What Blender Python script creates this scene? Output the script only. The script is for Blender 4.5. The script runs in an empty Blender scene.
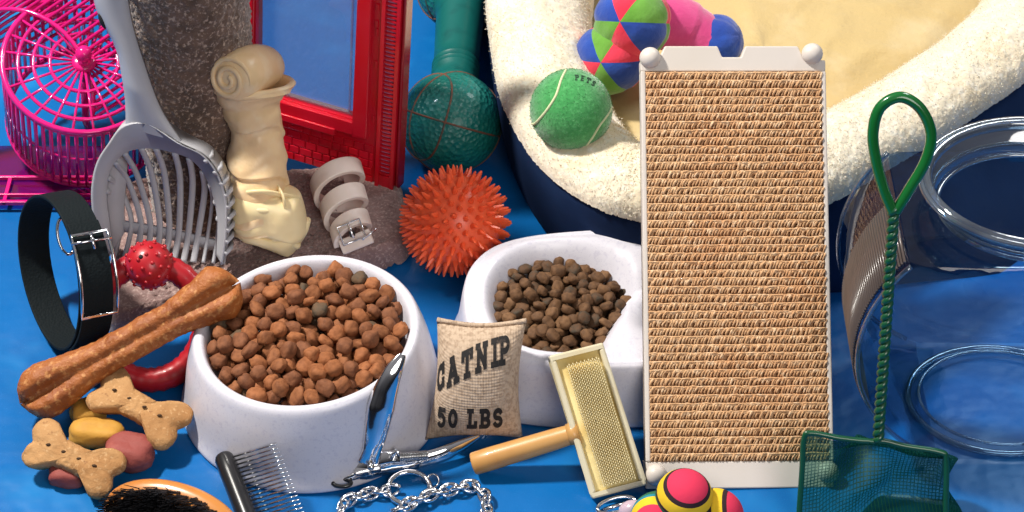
import bpy, bmesh, math, random
import numpy as np
from math import sin, cos, pi, sqrt, radians as R
from mathutils import Vector, Matrix, noise
from mathutils.bvhtree import BVHTree
random.seed(7); np.random.seed(7)
S = 0.01                                     # everything below is written in centimetres
sc = bpy.context.scene
col = sc.collection

# ------------------------------------------------------------------ camera
ELEV, DIST, FPX = R(42), 190.0, 2200.0
cam_d = bpy.data.cameras.new('camera'); cam = bpy.data.objects.new('camera', cam_d); col.objects.link(cam)
CAM = Vector((0, -DIST*cos(ELEV), DIST*sin(ELEV)))
cam.location = CAM*S
cam.rotation_euler = (pi/2-ELEV, 0, 0)
cam_d.sensor_width = 36; cam_d.lens = FPX/1024*36
cam_d.clip_start = 0.05; cam_d.clip_end = 60
sc.camera = cam
FWD, UP, RT = Vector((0, cos(ELEV), -sin(ELEV))), Vector((0, sin(ELEV), cos(ELEV))), Vector((1, 0, 0))

# ------------------------------------------------------------------ light
w = bpy.data.worlds.new('World'); sc.world = w; w.use_nodes = True
bg = w.node_tree.nodes['Background']; bg.inputs[0].default_value = (0.97, 0.95, 1.0, 1); bg.inputs[1].default_value = 0.15
_n = w.node_tree.nodes; _l = w.node_tree.links              # made-up surroundings, dark low and bright high, for contrast on chrome
_tc = _n.new('ShaderNodeTexCoord'); _sp = _n.new('ShaderNodeSeparateXYZ'); _cr = _n.new('ShaderNodeValToRGB'); _nt = _n.new('ShaderNodeTexNoise'); _nt.inputs['Scale'].default_value = 2.2
_ad = _n.new('ShaderNodeMath'); _ad.operation = 'MULTIPLY_ADD'; _ad.inputs[1].default_value = .35
_l.new(_tc.outputs['Generated'], _sp.inputs[0]); _l.new(_tc.outputs['Generated'], _nt.inputs['Vector']); _l.new(_nt.outputs['Fac'], _ad.inputs[0]); _l.new(_sp.outputs['Z'], _ad.inputs[2])
_e = _cr.color_ramp.elements; _e[0].position = .22; _e[0].color = (.06, .06, .075, 1); _e[1].position = .95; _e[1].color = (1.6, 1.55, 1.6, 1); _m = _e.new(.55); _m.color = (.55, .54, .58, 1)
_l.new(_ad.outputs[0], _cr.inputs[0]); _l.new(_cr.outputs[0], bg.inputs[0])
def area(name, loc, target, size, power, colr):
    d = bpy.data.lights.new(name, 'AREA'); d.shape = 'DISK'; d.size = size; d.energy = power; d.color = colr
    o = bpy.data.objects.new(name, d); col.objects.link(o); o.location = Vector(loc)*S
    o.rotation_euler = (Vector(target)-Vector(loc)).to_track_quat('-Z', 'Y').to_euler()
    return o
area('key_lamp', (-108, 26, 188), (0, -2, 0), 0.22, 74, (1.0, 0.95, 0.87))
area('fill_lamp', (70, -190, 150), (0, 0, 0), 1.2, 21, (1.0, 0.96, 0.93))
area('tank_highlight_lamp', (75, 60, 105), (35, -15, 10), 0.3, 4.5, (0.95, 0.98, 1.0))  # added lamp that puts highlights on the clear tank
sc.view_settings.view_transform = 'Standard'; sc.view_settings.look = 'None'
sc.view_settings.exposure = 0.0; sc.view_settings.gamma = 1.0
sc.render.engine = 'CYCLES'
sc.cycles.max_bounces = 10; sc.cycles.transparent_max_bounces = 24; sc.cycles.transmission_bounces = 8
sc.cycles.caustics_reflective = False; sc.cycles.caustics_refractive = False
sc.cycles.use_denoising = True

# ------------------------------------------------------------------ measuring helpers
def hit(px, py, O, N):
    d = FWD + RT*((px-512)/FPX) - UP*((py-256)/FPX)
    t = (Vector(O)-CAM).dot(N)/d.dot(N)
    return CAM + d*t
def W(px, py, z=0.0): return hit(px, py, (0, 0, z), Vector((0, 0, 1)))
class Frame:
    """a flat frame in space: origin, in-plane axes u (right) and v (up), n towards the viewer's side"""
    def __init__(s, O, slope, yaw=0.0, roll=0.0):
        Z = Matrix.Rotation(yaw, 3, 'Z')
        s.O = Vector(O); u = Z @ Vector((1, 0, 0)); v = Z @ Vector((0, cos(slope), sin(slope)))
        s.n = Z @ Vector((0, -sin(slope), cos(slope)))
        s.u = u*cos(roll)+v*sin(roll); s.v = v*cos(roll)-u*sin(roll)
    def at(s, a, b, c=0.0): return s.O + s.u*a + s.v*b + s.n*c
    def px(s, x, y, c=0.0): return hit(x, y, s.O + s.n*c, s.n)
    def uv(s, x, y):
        p = hit(x, y, s.O, s.n) - s.O
        return p.dot(s.u), p.dot(s.v)
FLAT = Frame((0, 0, 0), 0)
def spline(pts, n=8, closed=False):
    out = []; m = len(pts); P = [Vector(p) for p in pts]
    rng = range(m) if closed else range(m-1)
    for i in rng:
        if closed: a, b, c, d = P[i-1], P[i], P[(i+1) % m], P[(i+2) % m]
        else: a, b, c, d = P[max(i-1, 0)], P[i], P[i+1], P[min(i+2, m-1)]
        for k in range(n):
            t = k/n
            out.append(0.5*((2*b)+(c-a)*t+(2*a-5*b+4*c-d)*t*t+(3*b-a-3*c+d)*t**3))
    if not closed: out.append(P[-1])
    return out
def nz(p, s): return noise.noise(Vector(p)*s)
def lerp(a, b, t): return a+(b-a)*t
def interp(x, xs, ys): return float(np.interp(x, xs, ys))

# ------------------------------------------------------------------ materials
def mat(name, c, rough=0.5, metal=0.0, var=None, bump=None, bump2=None, sheen=0.0, coat=0.0, trans=0.0, alpha=1.0, sss=0.0, ior=1.45, speck=None, spec=0.5, rvar=None):
    m = bpy.data.materials.new(name); m.use_nodes = True; nt = m.node_tree; N = nt.nodes; L = nt.links
    b = N['Principled BSDF']
    b.inputs['Base Color'].default_value = (*c, 1); b.inputs['Roughness'].default_value = rough
    b.inputs['Metallic'].default_value = metal; b.inputs['IOR'].default_value = ior
    b.inputs['Sheen Weight'].default_value = sheen; b.inputs['Coat Weight'].default_value = coat
    b.inputs['Coat Roughness'].default_value = 0.08
    b.inputs['Transmission Weight'].default_value = trans; b.inputs['Alpha'].default_value = alpha
    b.inputs['Specular IOR Level'].default_value = spec
    if sss: b.inputs['Subsurface Weight'].default_value = sss; b.inputs['Subsurface Radius'].default_value = (0.01, 0.006, 0.004); b.inputs['Subsurface Scale'].default_value = 0.4
    tc = N.new('ShaderNodeTexCoord')
    def noi(scale, detail=3, rough_=0.55):
        t = N.new('ShaderNodeTexNoise'); t.inputs['Scale'].default_value = scale; t.inputs['Detail'].default_value = detail
        t.inputs['Roughness'].default_value = rough_
        L.new(tc.outputs['Object'], t.inputs['Vector']); return t
    cur = None
    for v in ([var] if isinstance(var, tuple) else (var or [])):      # (scale, colour, low, high)
        t = noi(v[0]); r = N.new('ShaderNodeMapRange'); r.inputs[1].default_value = v[2]; r.inputs[2].default_value = v[3]
        L.new(t.outputs['Fac'], r.inputs[0])
        mx = N.new('ShaderNodeMix'); mx.data_type = 'RGBA'
        L.new(r.outputs[0], mx.inputs[0])
        if cur: L.new(cur, mx.inputs[6])
        else: mx.inputs[6].default_value = (*c, 1)
        mx.inputs[7].default_value = (*v[1], 1); cur = mx.outputs[2]
    if speck:                                                         # (scale, colour, threshold)
        t = N.new('ShaderNodeTexVoronoi'); t.inputs['Scale'].default_value = speck[0]; L.new(tc.outputs['Object'], t.inputs['Vector'])
        r = N.new('ShaderNodeMapRange'); r.inputs[1].default_value = speck[2]; r.inputs[2].default_value = speck[2]+0.15
        r.inputs[3].default_value = 1; r.inputs[4].default_value = 0
        L.new(t.outputs['Distance'], r.inputs[0])
        mx = N.new('ShaderNodeMix'); mx.data_type = 'RGBA'; L.new(r.outputs[0], mx.inputs[0])
        if cur: L.new(cur, mx.inputs[6])
        else: mx.inputs[6].default_value = (*c, 1)
        mx.inputs[7].default_value = (*speck[1], 1); cur = mx.outputs[2]
    if cur: L.new(cur, b.inputs['Base Color'])
    if rvar:
        t = noi(rvar[0]); r = N.new('ShaderNodeMapRange'); r.inputs[3].default_value = rvar[1]; r.inputs[4].default_value = rvar[2]
        L.new(t.outputs['Fac'], r.inputs[0]); L.new(r.outputs[0], b.inputs['Roughness'])
    prev = None
    for bp in (bump, bump2):
        if not bp: continue
        if bp[0] == 'v':
            t = N.new('ShaderNodeTexVoronoi'); t.inputs['Scale'].default_value = bp[1]; L.new(tc.outputs['Object'], t.inputs['Vector']); o = t.outputs['Distance']; bp = bp[1:]
        elif bp[0] == 'w':
            t = N.new('ShaderNodeTexWave'); t.inputs['Scale'].default_value = bp[1]; t.bands_direction = bp[4]; L.new(tc.outputs['Object'], t.inputs['Vector']); o = t.outputs['Fac']; bp = bp[1:]
        else:
            t = noi(bp[0], 4, 0.6); o = t.outputs['Fac']
        k = N.new('ShaderNodeBump'); k.inputs['Strength'].default_value = bp[1]; k.inputs['Distance'].default_value = bp[2]*S
        L.new(o, k.inputs['Height'])
        if prev: L.new(prev, k.inputs['Normal'])
        prev = k.outputs[0]
    if prev: L.new(prev, b.inputs['Normal'])
    return m
def clear_mat(name, tint, rough=0.03, edge=0.9, base=0.05, ior=1.45, milk=None):
    """thin clear plastic: mostly see-through, mirror-like at grazing angles; milk = (colour, amount) adds a body colour"""
    m = bpy.data.materials.new(name); m.use_nodes = True; nt = m.node_tree; N = nt.nodes; L = nt.links
    N.remove(N['Principled BSDF']); out = N['Material Output']
    t = N.new('ShaderNodeBsdfTransparent'); t.inputs[0].default_value = (*tint, 1)
    body = t.outputs[0]
    if milk:
        d = N.new('ShaderNodeBsdfPrincipled'); d.inputs['Base Color'].default_value = (*milk[0], 1); d.inputs['Roughness'].default_value = 0.25
        x = N.new('ShaderNodeMixShader'); x.inputs[0].default_value = milk[1]
        L.new(body, x.inputs[1]); L.new(d.outputs[0], x.inputs[2]); body = x.outputs[0]
    g = N.new('ShaderNodeBsdfGlossy'); g.inputs['Roughness'].default_value = rough
    lw = N.new('ShaderNodeLayerWeight'); lw.inputs[0].default_value = 0.35
    r = N.new('ShaderNodeMapRange'); r.inputs[3].default_value = base; r.inputs[4].default_value = edge
    p = N.new('ShaderNodeMath'); p.operation = 'POWER'; p.inputs[1].default_value = 2.0
    L.new(lw.outputs['Facing'], p.inputs[0]); L.new(p.outputs[0], r.inputs[0])
    tcn = N.new('ShaderNodeTexCoord'); nn = N.new('ShaderNodeTexNoise'); nn.inputs['Scale'].default_value = 22; L.new(tcn.outputs['Object'], nn.inputs['Vector'])
    bp = N.new('ShaderNodeBump'); bp.inputs['Strength'].default_value = 0.25; bp.inputs['Distance'].default_value = 0.004; L.new(nn.outputs['Fac'], bp.inputs['Height'])
    L.new(bp.outputs[0], g.inputs['Normal'])
    x = N.new('ShaderNodeMixShader'); L.new(r.outputs[0], x.inputs[0]); L.new(body, x.inputs[1]); L.new(g.outputs[0], x.inputs[2])
    L.new(x.outputs[0], out.inputs['Surface'])
    return m

# ------------------------------------------------------------------ mesh builder
class MB:
    def __init__(s): s.v = []; s.f = []; s.m = []
    def add(s, V, F, mi=0):
        k = len(s.v); s.v += [Vector(p) for p in V]
        for f in F: s.f.append([i+k for i in f]); s.m.append(mi)
        return s
    def grid(s, P, cu=False, cv=False, mi=0):
        n, m = len(P), len(P[0]); V = [p for row in P for p in row]; F = []
        for i in range(n if cu else n-1):
            for j in range(m if cv else m-1):
                a, b = i*m+j, i*m+(j+1) % m; c, d = ((i+1) % n)*m+(j+1) % m, ((i+1) % n)*m+j
                F.append((a, b, c, d))
        if callable(mi):
            k = len(s.v); s.v += [Vector(p) for p in V]
            for f in F:
                s.f.append([i+k for i in f]); s.m.append(mi(sum((Vector(V[i]) for i in f), Vector())/4))
        else: s.add(V, F, mi)
        return s
    def tube(s, path, r, n=8, closed=False, caps=True, mi=0, flat=None, up=None):
        """path: points; r: number or list; flat=(wide, thin) factors across up"""
        P = [Vector(p) for p in path]; m = len(P); rows = []; ref = Vector(up) if up else None; prev = None
        for i, p in enumerate(P):
            if closed: t = P[(i+1) % m]-P[i-1]
            else: t = P[min(i+1, m-1)]-P[max(i-1, 0)]
            if t.length < 1e-9: t = Vector((0, 0, 1))
            t.normalize()
            if prev is None:
                a = ref if ref else (Vector((0, 0, 1)) if abs(t.z) < 0.9 else Vector((1, 0, 0)))
            else: a = ref if ref else prev
            x = a - t*a.dot(t)
            if x.length < 1e-6: x = t.orthogonal()
            x.normalize(); prev = x; y = t.cross(x)
            ri = r[i] if hasattr(r, '__len__') else r
            fx, fy = flat if flat else (1, 1)
            rows.append([p + x*(ri*fx*cos(2*pi*k/n)) + y*(ri*fy*sin(2*pi*k/n)) for k in range(n)])
        s.grid(rows, cu=closed, cv=True, mi=mi)
        if caps and not closed:
            k = len(s.v)-n*m
            s.f.append(list(range(k, k+n))[::-1]); s.m.append(mi); s.f.append(list(range(k+n*(m-1), k+n*m))); s.m.append(mi)
        return s
    def ball(s, c, r, nu=24, nv=16, rot=None, fn=None, mi=0):
        r = Vector(r) if hasattr(r, '__len__') else Vector((r, r, r)); c = Vector(c); rows = []
        for i in range(nv+1):
            th = pi*i/nv; row = []
            for j in range(nu):
                ph = 2*pi*j/nu; d = Vector((sin(th)*cos(ph), sin(th)*sin(ph), cos(th)))
                q = fn(d) if fn else 1.0
                p = Vector((d.x*r.x, d.y*r.y, d.z*r.z))*q
                row.append(c + (rot @ p if rot else p))
            rows.append(row)
        return s.grid(rows, cv=True, mi=mi)
    def box(s, fr, a0, a1, b0, b1, c0, c1, mi=0):
        V = [fr.at(a, b, c) for a in (a0, a1) for b in (b0, b1) for c in (c0, c1)]
        return s.add(V, [(0, 1, 3, 2), (4, 6, 7, 5), (0, 4, 5, 1), (2, 3, 7, 6), (0, 2, 6, 4), (1, 5, 7, 3)], mi)
    def prism(s, pts, fr, c0, c1, mi=0):
        n = len(pts); V = [fr.at(a, b, c0) for a, b in pts]+[fr.at(a, b, c1) for a, b in pts]
        return s.add(V, [list(range(n))[::-1], list(range(n, 2*n))]+[(i, (i+1) % n, n+(i+1) % n, n+i) for i in range(n)], mi)
    def band(s, A, B, n, th, closed=False, mi=0):
        """ribbon between point lines A and B with thickness th along -n"""
        n = Vector(n)*th
        rows = [[a, b, b-n, a-n] for a, b in zip(map(Vector, A), map(Vector, B))]
        s.grid(rows, cu=closed, cv=True, mi=mi)
        if not closed:
            k = len(s.v)-4*len(rows); e = len(s.v)-4
            s.f += [[k, k+1, k+2, k+3], [e+3, e+2, e+1, e]]; s.m += [mi, mi]
        return s
    def pillow(s, out, fr, hf, hb, p=2.0, nr=10, fn=None, mi=0, c=None):
        """cushion with outline `out` ((a,b) pairs) in frame fr: bulges hf forward, hb back"""
        n = len(out); cx = c[0] if c else sum(q[0] for q in out)/n; cy = c[1] if c else sum(q[1] for q in out)/n
        for sgn, h in ((1, hf), (-1, hb)):
            rows = []
            for k in range(nr+1):
                t = k/nr; t = sin(t*pi/2); row = []
                for q in out:
                    a, b = lerp(cx, q[0], t), lerp(cy, q[1], t)
                    z = sgn*h*max(0, 1-t**p)**(1/2.0)
                    P = fr.at(a, b, z)
                    if fn: P = fn(P, t)
                    row.append(P)
                rows.append(row)
            s.grid(rows, cv=True, mi=mi)
        return s
    def lathe(s, prof, c, n=48, fr=None, cv=True, mi=0, squash=1.0):
        fr = fr or Frame(c, 0); rows = [[fr.at(r*cos(2*pi*k/n), r*sin(2*pi*k/n)*squash, z) for k in range(n)] for r, z in prof]
        return s.grid(rows, cv=True, mi=mi)
    def build(s, name, mats, parent=None, smooth=True, bevel=0, sub=0, origin=None, merge=True, angle=None):
        me = bpy.data.meshes.new(name)
        o0 = Vector(parent['_o']) if parent else (Vector(origin) if origin else Vector((0, 0, 0)))
        if origin is None and parent is None and s.v:
            lo = [min(p[i] for p in s.v) for i in range(3)]; hi = [max(p[i] for p in s.v) for i in range(3)]
            o0 = Vector(((lo[0]+hi[0])/2, (lo[1]+hi[1])/2, lo[2]))
        me.from_pydata([tuple((p-o0)*S) for p in s.v], [], s.f)
        for m in (mats if isinstance(mats, (list, tuple)) else [mats]): me.materials.append(m)
        me.polygons.foreach_set('material_index', s.m)
        b = bmesh.new(); b.from_mesh(me)
        if merge: bmesh.ops.remove_doubles(b, verts=b.verts, dist=2e-6)
        bmesh.ops.recalc_face_normals(b, faces=b.faces); b.to_mesh(me); b.free()
        me.polygons.foreach_set('use_smooth', [smooth]*len(me.polygons))
        o = bpy.data.objects.new(name, me); col.objects.link(o)
        if parent: o.parent = parent
        else: o.location = o0*S
        o['_o'] = tuple(o0)
        if bevel:
            k = o.modifiers.new('bevel', 'BEVEL'); k.width = bevel*S; k.segments = 2; k.limit_method = 'ANGLE'; k.angle_limit = R(35)
        if sub:
            k = o.modifiers.new('sub', 'SUBSURF'); k.levels = sub; k.render_levels = sub
        if angle and hasattr(me, 'set_sharp_from_angle'): me.set_sharp_from_angle(angle=R(angle))
        return o
def thing(name, label, cat, loc, group=None):
    o = bpy.data.objects.new(name, None); col.objects.link(o); o.location = Vector(loc)*S; o.empty_display_size = 0.01
    o['_o'] = tuple(loc); return tag(o, label, cat, group)
def tag(o, label, cat, group=None, kind=None):
    o['label'] = label; o['category'] = cat
    if group: o['group'] = group
    if kind: o['kind'] = kind
    return o
# ------------------------------------------------------------------ materials used below
M_blue = mat('blue_sheet', (0.003, 0.125, 0.40), 0.32, spec=.4, var=[(5, (0.002, 0.10, 0.33), .4, .7), (9, (0.012, 0.19, 0.50), .54, .70), (900, (0.01, 0.16, 0.46), .6, .7)], bump=(7, .5, 1.0), bump2=(300, .1, .03), rvar=(12, .2, .42))  # broad pale and dark mottle paints light dappling into the blue
M_pink = mat('pink_plastic', (0.95, 0.016, 0.27), 0.14, coat=.6, trans=.3)
M_carpet = mat('carpet', (0.15, 0.088, 0.06), 0.95, var=[(60, (0.085, 0.05, 0.034), .4, .65), (330, (0.42, 0.30, 0.23), .54, .66)], bump=(450, .8, .12), sheen=.4)
M_carpet2 = mat('carpet_base', (0.27, 0.17, 0.155), 0.95, var=[(60, (0.2, 0.12, 0.11), .4, .65), (420, (0.42, 0.3, 0.27), .52, .66)], bump=(450, .8, .12), sheen=.4)
M_scoop = mat('grey_plastic', (0.46, 0.46, 0.49), 0.33, var=(14, (0.38, 0.38, 0.41), .4, .7))
M_dark = mat('dark_hole', (0.012, 0.012, 0.014), 0.7)
M_raw = mat('rawhide', (0.84, 0.60, 0.34), 0.36, var=[(18, (0.62, 0.42, 0.19), .48, .75), (50, (0.88, 0.70, 0.46), .5, .7)], bump=(28, .5, .35), bump2=(160, .35, .06), sss=.1)
M_raw2 = mat('rawhide_pale', (0.86, 0.70, 0.40), 0.36, var=[(16, (0.66, 0.50, 0.22), .5, .75)], bump=(35, .3, .15), sss=.15)
M_band = mat('cream_band', (0.90, 0.78, 0.70), 0.5, var=(25, (0.62, 0.48, 0.40), .5, .75), sss=.1)
M_chrome = mat('chrome', (0.85, 0.85, 0.87), 0.08, metal=1)
M_steel = mat('steel', (0.66, 0.66, 0.66), 0.2, metal=1, var=(90, (0.45, 0.42, 0.4), .5, .7))
M_red = mat('red_plastic', (0.60, 0.007, 0.026), 0.22, coat=.5, trans=.12, var=(30, (0.60, 0.004, 0.012), .45, .7))
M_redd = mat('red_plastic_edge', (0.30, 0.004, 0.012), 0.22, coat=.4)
M_lav = mat('lavender_light_back', (0.50, 0.32, 0.62), 0.5)  # lavender light in the vent slots, put into the colour
M_teal = mat('teal_rubber', (0.006, 0.14, 0.115), 0.42, bump=('v', 230, .8, .2), var=(30, (0.006, 0.155, 0.145), .45, .7), coat=.15)
M_teal2 = mat('teal_rubber_smooth', (0.004, 0.105, 0.095), 0.38, var=(60, (0.003, 0.08, 0.075), .5, .7), bump=(120, .2, .05))
M_seam = mat('rust_seam', (0.15, 0.06, 0.035), 0.6, var=(90, (0.03, 0.08, 0.07), .5, .62))
M_orange = mat('orange_vinyl', (0.88, 0.13, 0.045), 0.34, sss=.25, var=(30, (0.78, 0.085, 0.03), .5, .7))
M_navy = mat('navy_cloth', (0.003, 0.012, 0.045), 0.85, spec=.15, bump=(90, .3, .1), var=(8, (0.008, 0.024, 0.075), .4, .7))
M_fleece = mat('fleece', (0.77, 0.69, 0.54), 0.95, sheen=.5, var=[(9, (0.72, 0.58, 0.36), .52, .75), (120, (0.80, 0.75, 0.63), .5, .66)], bump=(130, .5, .16), sss=.1)
M_cush = mat('cushion', (0.54, 0.40, 0.18), 0.95, sheen=.2, var=[(7, (0.54, 0.34, 0.11), .5, .75), (14, (0.60, 0.48, 0.27), .5, .72)], bump=(26, .5, .6), bump2=(170, .6, .12))
M_felt = mat('green_felt', (0.035, 0.27, 0.065), 0.95, sheen=.6, var=(240, (0.075, 0.37, 0.11), .5, .68), bump=(260, .8, .08))
M_line = mat('pale_seam', (0.62, 0.66, 0.40), 0.8)
M_ink = mat('faded_ink', (0.02, 0.05, 0.03), 0.9)
M_pb = mat('plush_blue', (0.006, 0.045, 0.30), 0.9, sheen=.4, bump=(150, .7, .12), var=(30, (0.01, 0.07, 0.40), .45, .7))
M_pg = mat('plush_green', (0.10, 0.29, 0.025), 0.9, sheen=.4, bump=(150, .7, .12), var=(30, (0.15, 0.38, 0.05), .45, .7))
M_pr = mat('plush_red', (0.70, 0.02, 0.06), 0.9, sheen=.4, bump=(150, .7, .12), var=(30, (0.78, 0.04, 0.09), .45, .7))
M_pm = mat('plush_magenta', (0.62, 0.05, 0.22), 0.9, sheen=.4, bump=(150, .7, .12), var=(30, (0.68, 0.09, 0.28), .45, .7))
M_white = mat('off_white_plastic', (0.66, 0.60, 0.55), 0.42, var=(12, (0.62, 0.56, 0.50), .4, .7), bump=(200, .15, .04))
M_sisal = mat('sisal', (0.62, 0.37, 0.19), 0.9, var=[(11, (0.58, 0.30, 0.14), .45, .7), (260, (0.76, 0.53, 0.33), .5, .68)], bump=(300, .9, .08))
M_sisd = mat('sisal_ground', (0.58, 0.34, 0.18), 0.95, var=(300, (0.40, 0.20, 0.09), .45, .65), bump=(300, 1, .1))
M_bowl = mat('bowl_plastic', (0.66, 0.65, 0.72), 0.3, coat=.15, speck=(520, (0.57, 0.56, 0.65), 0.12), var=(260, (0.58, 0.57, 0.66), .55, .68), bump=(300, .08, .03))
M_kib = [mat('kibble_'+n, c, 0.75, var=[(170, d, .42, .64)], bump=(210, .8, .12), spec=.35) for n, c, d in
         (('brown', (0.27, 0.10, 0.038), (0.17, 0.058, 0.022)), ('rust', (0.33, 0.12, 0.045), (0.22, 0.075, 0.026)), ('dark', (0.22, 0.082, 0.035), (0.14, 0.05, 0.022)), ('olive', (0.12, 0.07, 0.038), (0.08, 0.06, 0.04)))]
M_kid = [mat('small_kibble_'+n, c, 0.75, var=[(170, d, .42, .64)], bump=(210, .8, .1), spec=.35) for n, c, d in
         (('brown', (0.14, 0.07, 0.032), (0.085, 0.042, 0.02)), ('tan', (0.19, 0.098, 0.045), (0.12, 0.06, 0.028)), ('dark', (0.095, 0.048, 0.024), (0.06, 0.045, 0.03)))]
M_burlap = mat('burlap', (0.53, 0.40, 0.29), 0.95, var=[(300, (0.37, 0.265, 0.185), .45, .62)], bump=('w', 150, .35, .05, 'X'), bump2=('w', 150, .35, .05, 'Z'))
M_blk = mat('black_ink', (0.014, 0.012, 0.012), 0.8, var=(220, (0.07, 0.05, 0.04), .58, .72))
M_wood = mat('pale_wood', (0.58, 0.31, 0.10), 0.4, var=[(25, (0.50, 0.24, 0.07), .45, .7)], coat=.2)
M_wood2 = mat('varnished_wood', (0.56, 0.22, 0.05), 0.28, var=[(20, (0.46, 0.15, 0.03), .45, .7)], coat=.6)
M_pad = mat('yellow_pad', (0.84, 0.70, 0.34), 0.75, bump=(200, .3, .05), var=(20, (0.62, 0.44, 0.13), .5, .7))
M_padf = mat('cream_frame', (0.66, 0.60, 0.43), 0.45, var=(20, (0.60, 0.50, 0.30), .5, .7))
M_pin = mat('brass_pin', (0.86, 0.75, 0.46), 0.4)
M_black = mat('black_plastic', (0.012, 0.012, 0.014), 0.28, coat=.4)
M_cloth = mat('black_webbing', (0.003, 0.007, 0.009), 0.75, bump=('v', 500, .5, .06), spec=.25)
M_brist = mat('black_bristle', (0.008, 0.008, 0.01), 0.45)
M_bisc = mat('biscuit', (0.44, 0.24, 0.10), 0.8, var=[(40, (0.34, 0.165, 0.06), .42, .68), (330, (0.54, 0.33, 0.16), .56, .72), (150, (0.24, 0.11, 0.045), .64, .74)], bump=(90, .9, .22), bump2=(380, .6, .06), spec=.3)
M_bisy = mat('biscuit_yellow', (0.52, 0.27, 0.04), 0.7, var=(40, (0.42, 0.19, 0.03), .45, .7), bump=(130, .6, .12))
M_bisr = mat('biscuit_red', (0.26, 0.055, 0.045), 0.7, var=(60, (0.34, 0.09, 0.07), .5, .7), bump=(130, .7, .12))
M_chew = mat('chew_bone', (0.34, 0.105, 0.022), 0.58, var=[(28, (0.22, 0.055, 0.010), .42, .66), (200, (0.50, 0.22, 0.07), .54, .68)], bump=(120, 1.0, .2), bump2=(420, .5, .05))
M_rub = mat('red_rubber', (0.40, 0.010, 0.018), 0.38, var=(14, (0.30, 0.008, 0.014), .45, .7), coat=.2)
M_green = mat('green_coating', (0.008, 0.14, 0.028), 0.2, coat=.6, trans=.15)
M_green2 = mat('green_wire', (0.006, 0.075, 0.03), 0.3, coat=.5)
M_foam = [mat('foam_'+n, c, 0.85, bump=(260, .35, .05)) for n, c in (('pink', (0.68, 0.03, 0.09)), ('black', (0.025, 0.01, 0.015)), ('yellow', (0.80, 0.52, 0.02)), ('green', (0.02, 0.13, 0.06)), ('navy', (0.01, 0.05, 0.12)), ('teal', (0.01, 0.22, 0.30)))]
M_rib = mat('brown_ribs', (0.21, 0.165, 0.145), 0.35)
C_win = clear_mat('clear_flap', (0.78, 0.84, 0.92), .05, .8, .10, milk=((.6, .65, .75), .12))
C_tank = clear_mat('tank_plastic', (0.54, 0.70, 0.84), .035, .9, .04)  # tint darkened in place of the shadow inside the tank
C_rim = clear_mat('tank_rim', (0.50, 0.64, 0.76), .05, .95, .2, milk=((.55, .65, .75), .1))
C_pinkbase = clear_mat('pink_sheet', (0.75, 0.35, 0.72), .08, .8, .08, milk=((0.8, 0.02, 0.3), .10))

# ------------------------------------------------------------------ the setting
g = MB(); n = 60
g.grid([[(-220+440*i/n, -150+420*j/n, 0) for j in range(n+1)] for i in range(n+1)])
o = g.build('table_surface', M_blue, origin=(0, 0, 0)); o['kind'] = 'structure'

# ------------------------------------------------------------------ pet bed
zr = 9.2
bo = [(489, -20), (488, 15), (493, 60), (506, 110), (540, 165), (590, 203), (640, 219), (700, 226), (770, 218), (832, 200), (880, 172), (935, 140), (985, 108), (1030, 75), (1080, 20), (1110, -60), (1090, -150), (1000, -215), (860, -245), (700, -225), (570, -160), (508, -85)]
bo = [W(x, y, zr) for x, y in bo]
out = spline(bo, 16, True); NB = len(out)
cen = sum(out, Vector())/NB; cen.z = 0
bed = thing('pet_bed', 'large oval pet bed with navy outer wall and cream fleece lining', 'pet bed', (cen.x, cen.y, 0))
nrm = []
for i in range(NB):
    t = out[(i+1) % NB]-out[i-1]; q = Vector((-t.y, t.x, 0)).normalized()
    if q.dot(cen-out[i]) < 0: q = -q
    nrm.append(q)
def ringgrid(prof, amp, sc_, seed=0, floor=None):
    rows = []
    for d, z in prof:
        row = []
        for i in range(NB):
            p = out[i]+nrm[i]*d; p = Vector((p.x, p.y, z))
            a = nz(p+Vector((seed, 0, 0)), sc_)*amp+nz(p, sc_*4.5)*amp*.5
            fade = 1
            p += (nrm[i]*(-.4)+Vector((0, 0, .8)))*a*fade
            row.append(p)
        rows.append(row)
    return rows
wg = ringgrid([(1.6, 0.05), (1.0, .8), (.7, 2), (.3, 4), (.1, 6), (.0, 8.6), (.5, 9.6), (2, 9.9)], .25, .12)
for j_, r_ in enumerate(wg):                          # wall flared at right front, its navy standing in for floor shadow
    for i in range(NB):
        q = out[i]; f_ = max(0, min(1, (q.x-22)/14))*max(0, min(1, (30-q.y)/12))
        r_[i] = r_[i]-nrm[i]*10.5*f_*(max(0, 1-r_[i].z/9.0))**1.2
b = MB(); b.grid(wg, cv=True)
b.build('outer_wall', M_navy, bed)
prof = []
for k in range(81):
    t = k/80; a = pi*t
    prof.append((4.6-4.7*cos(a)*(1.0 if t < .5 else 1.1), 9.0+3.3*sin(a)**.8-(0 if t < .5 else (t-.5)*7)))
out0 = out; nrm0 = nrm
out = spline(bo, 44, True); NB = len(out)
nrm = []
for i in range(NB):
    t = out[(i+1) % NB]-out[i-1]; q = Vector((-t.y, t.x, 0)).normalized()
    if q.dot(cen-out[i]) < 0: q = -q
    nrm.append(q)
rows = ringgrid(prof, .26, .17)
for r_ in rows:
    for k in range(len(r_)): r_[k] = r_[k]+Vector((random.gauss(0, .02), random.gauss(0, .02), random.gauss(0, .03)))+Vector((0, 0, .13))*nz(r_[k], .9)*.6+Vector((0, 0, .07))*nz(r_[k], 3.1)
b = MB(); b.grid(rows, cv=True); fv = b.v
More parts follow.
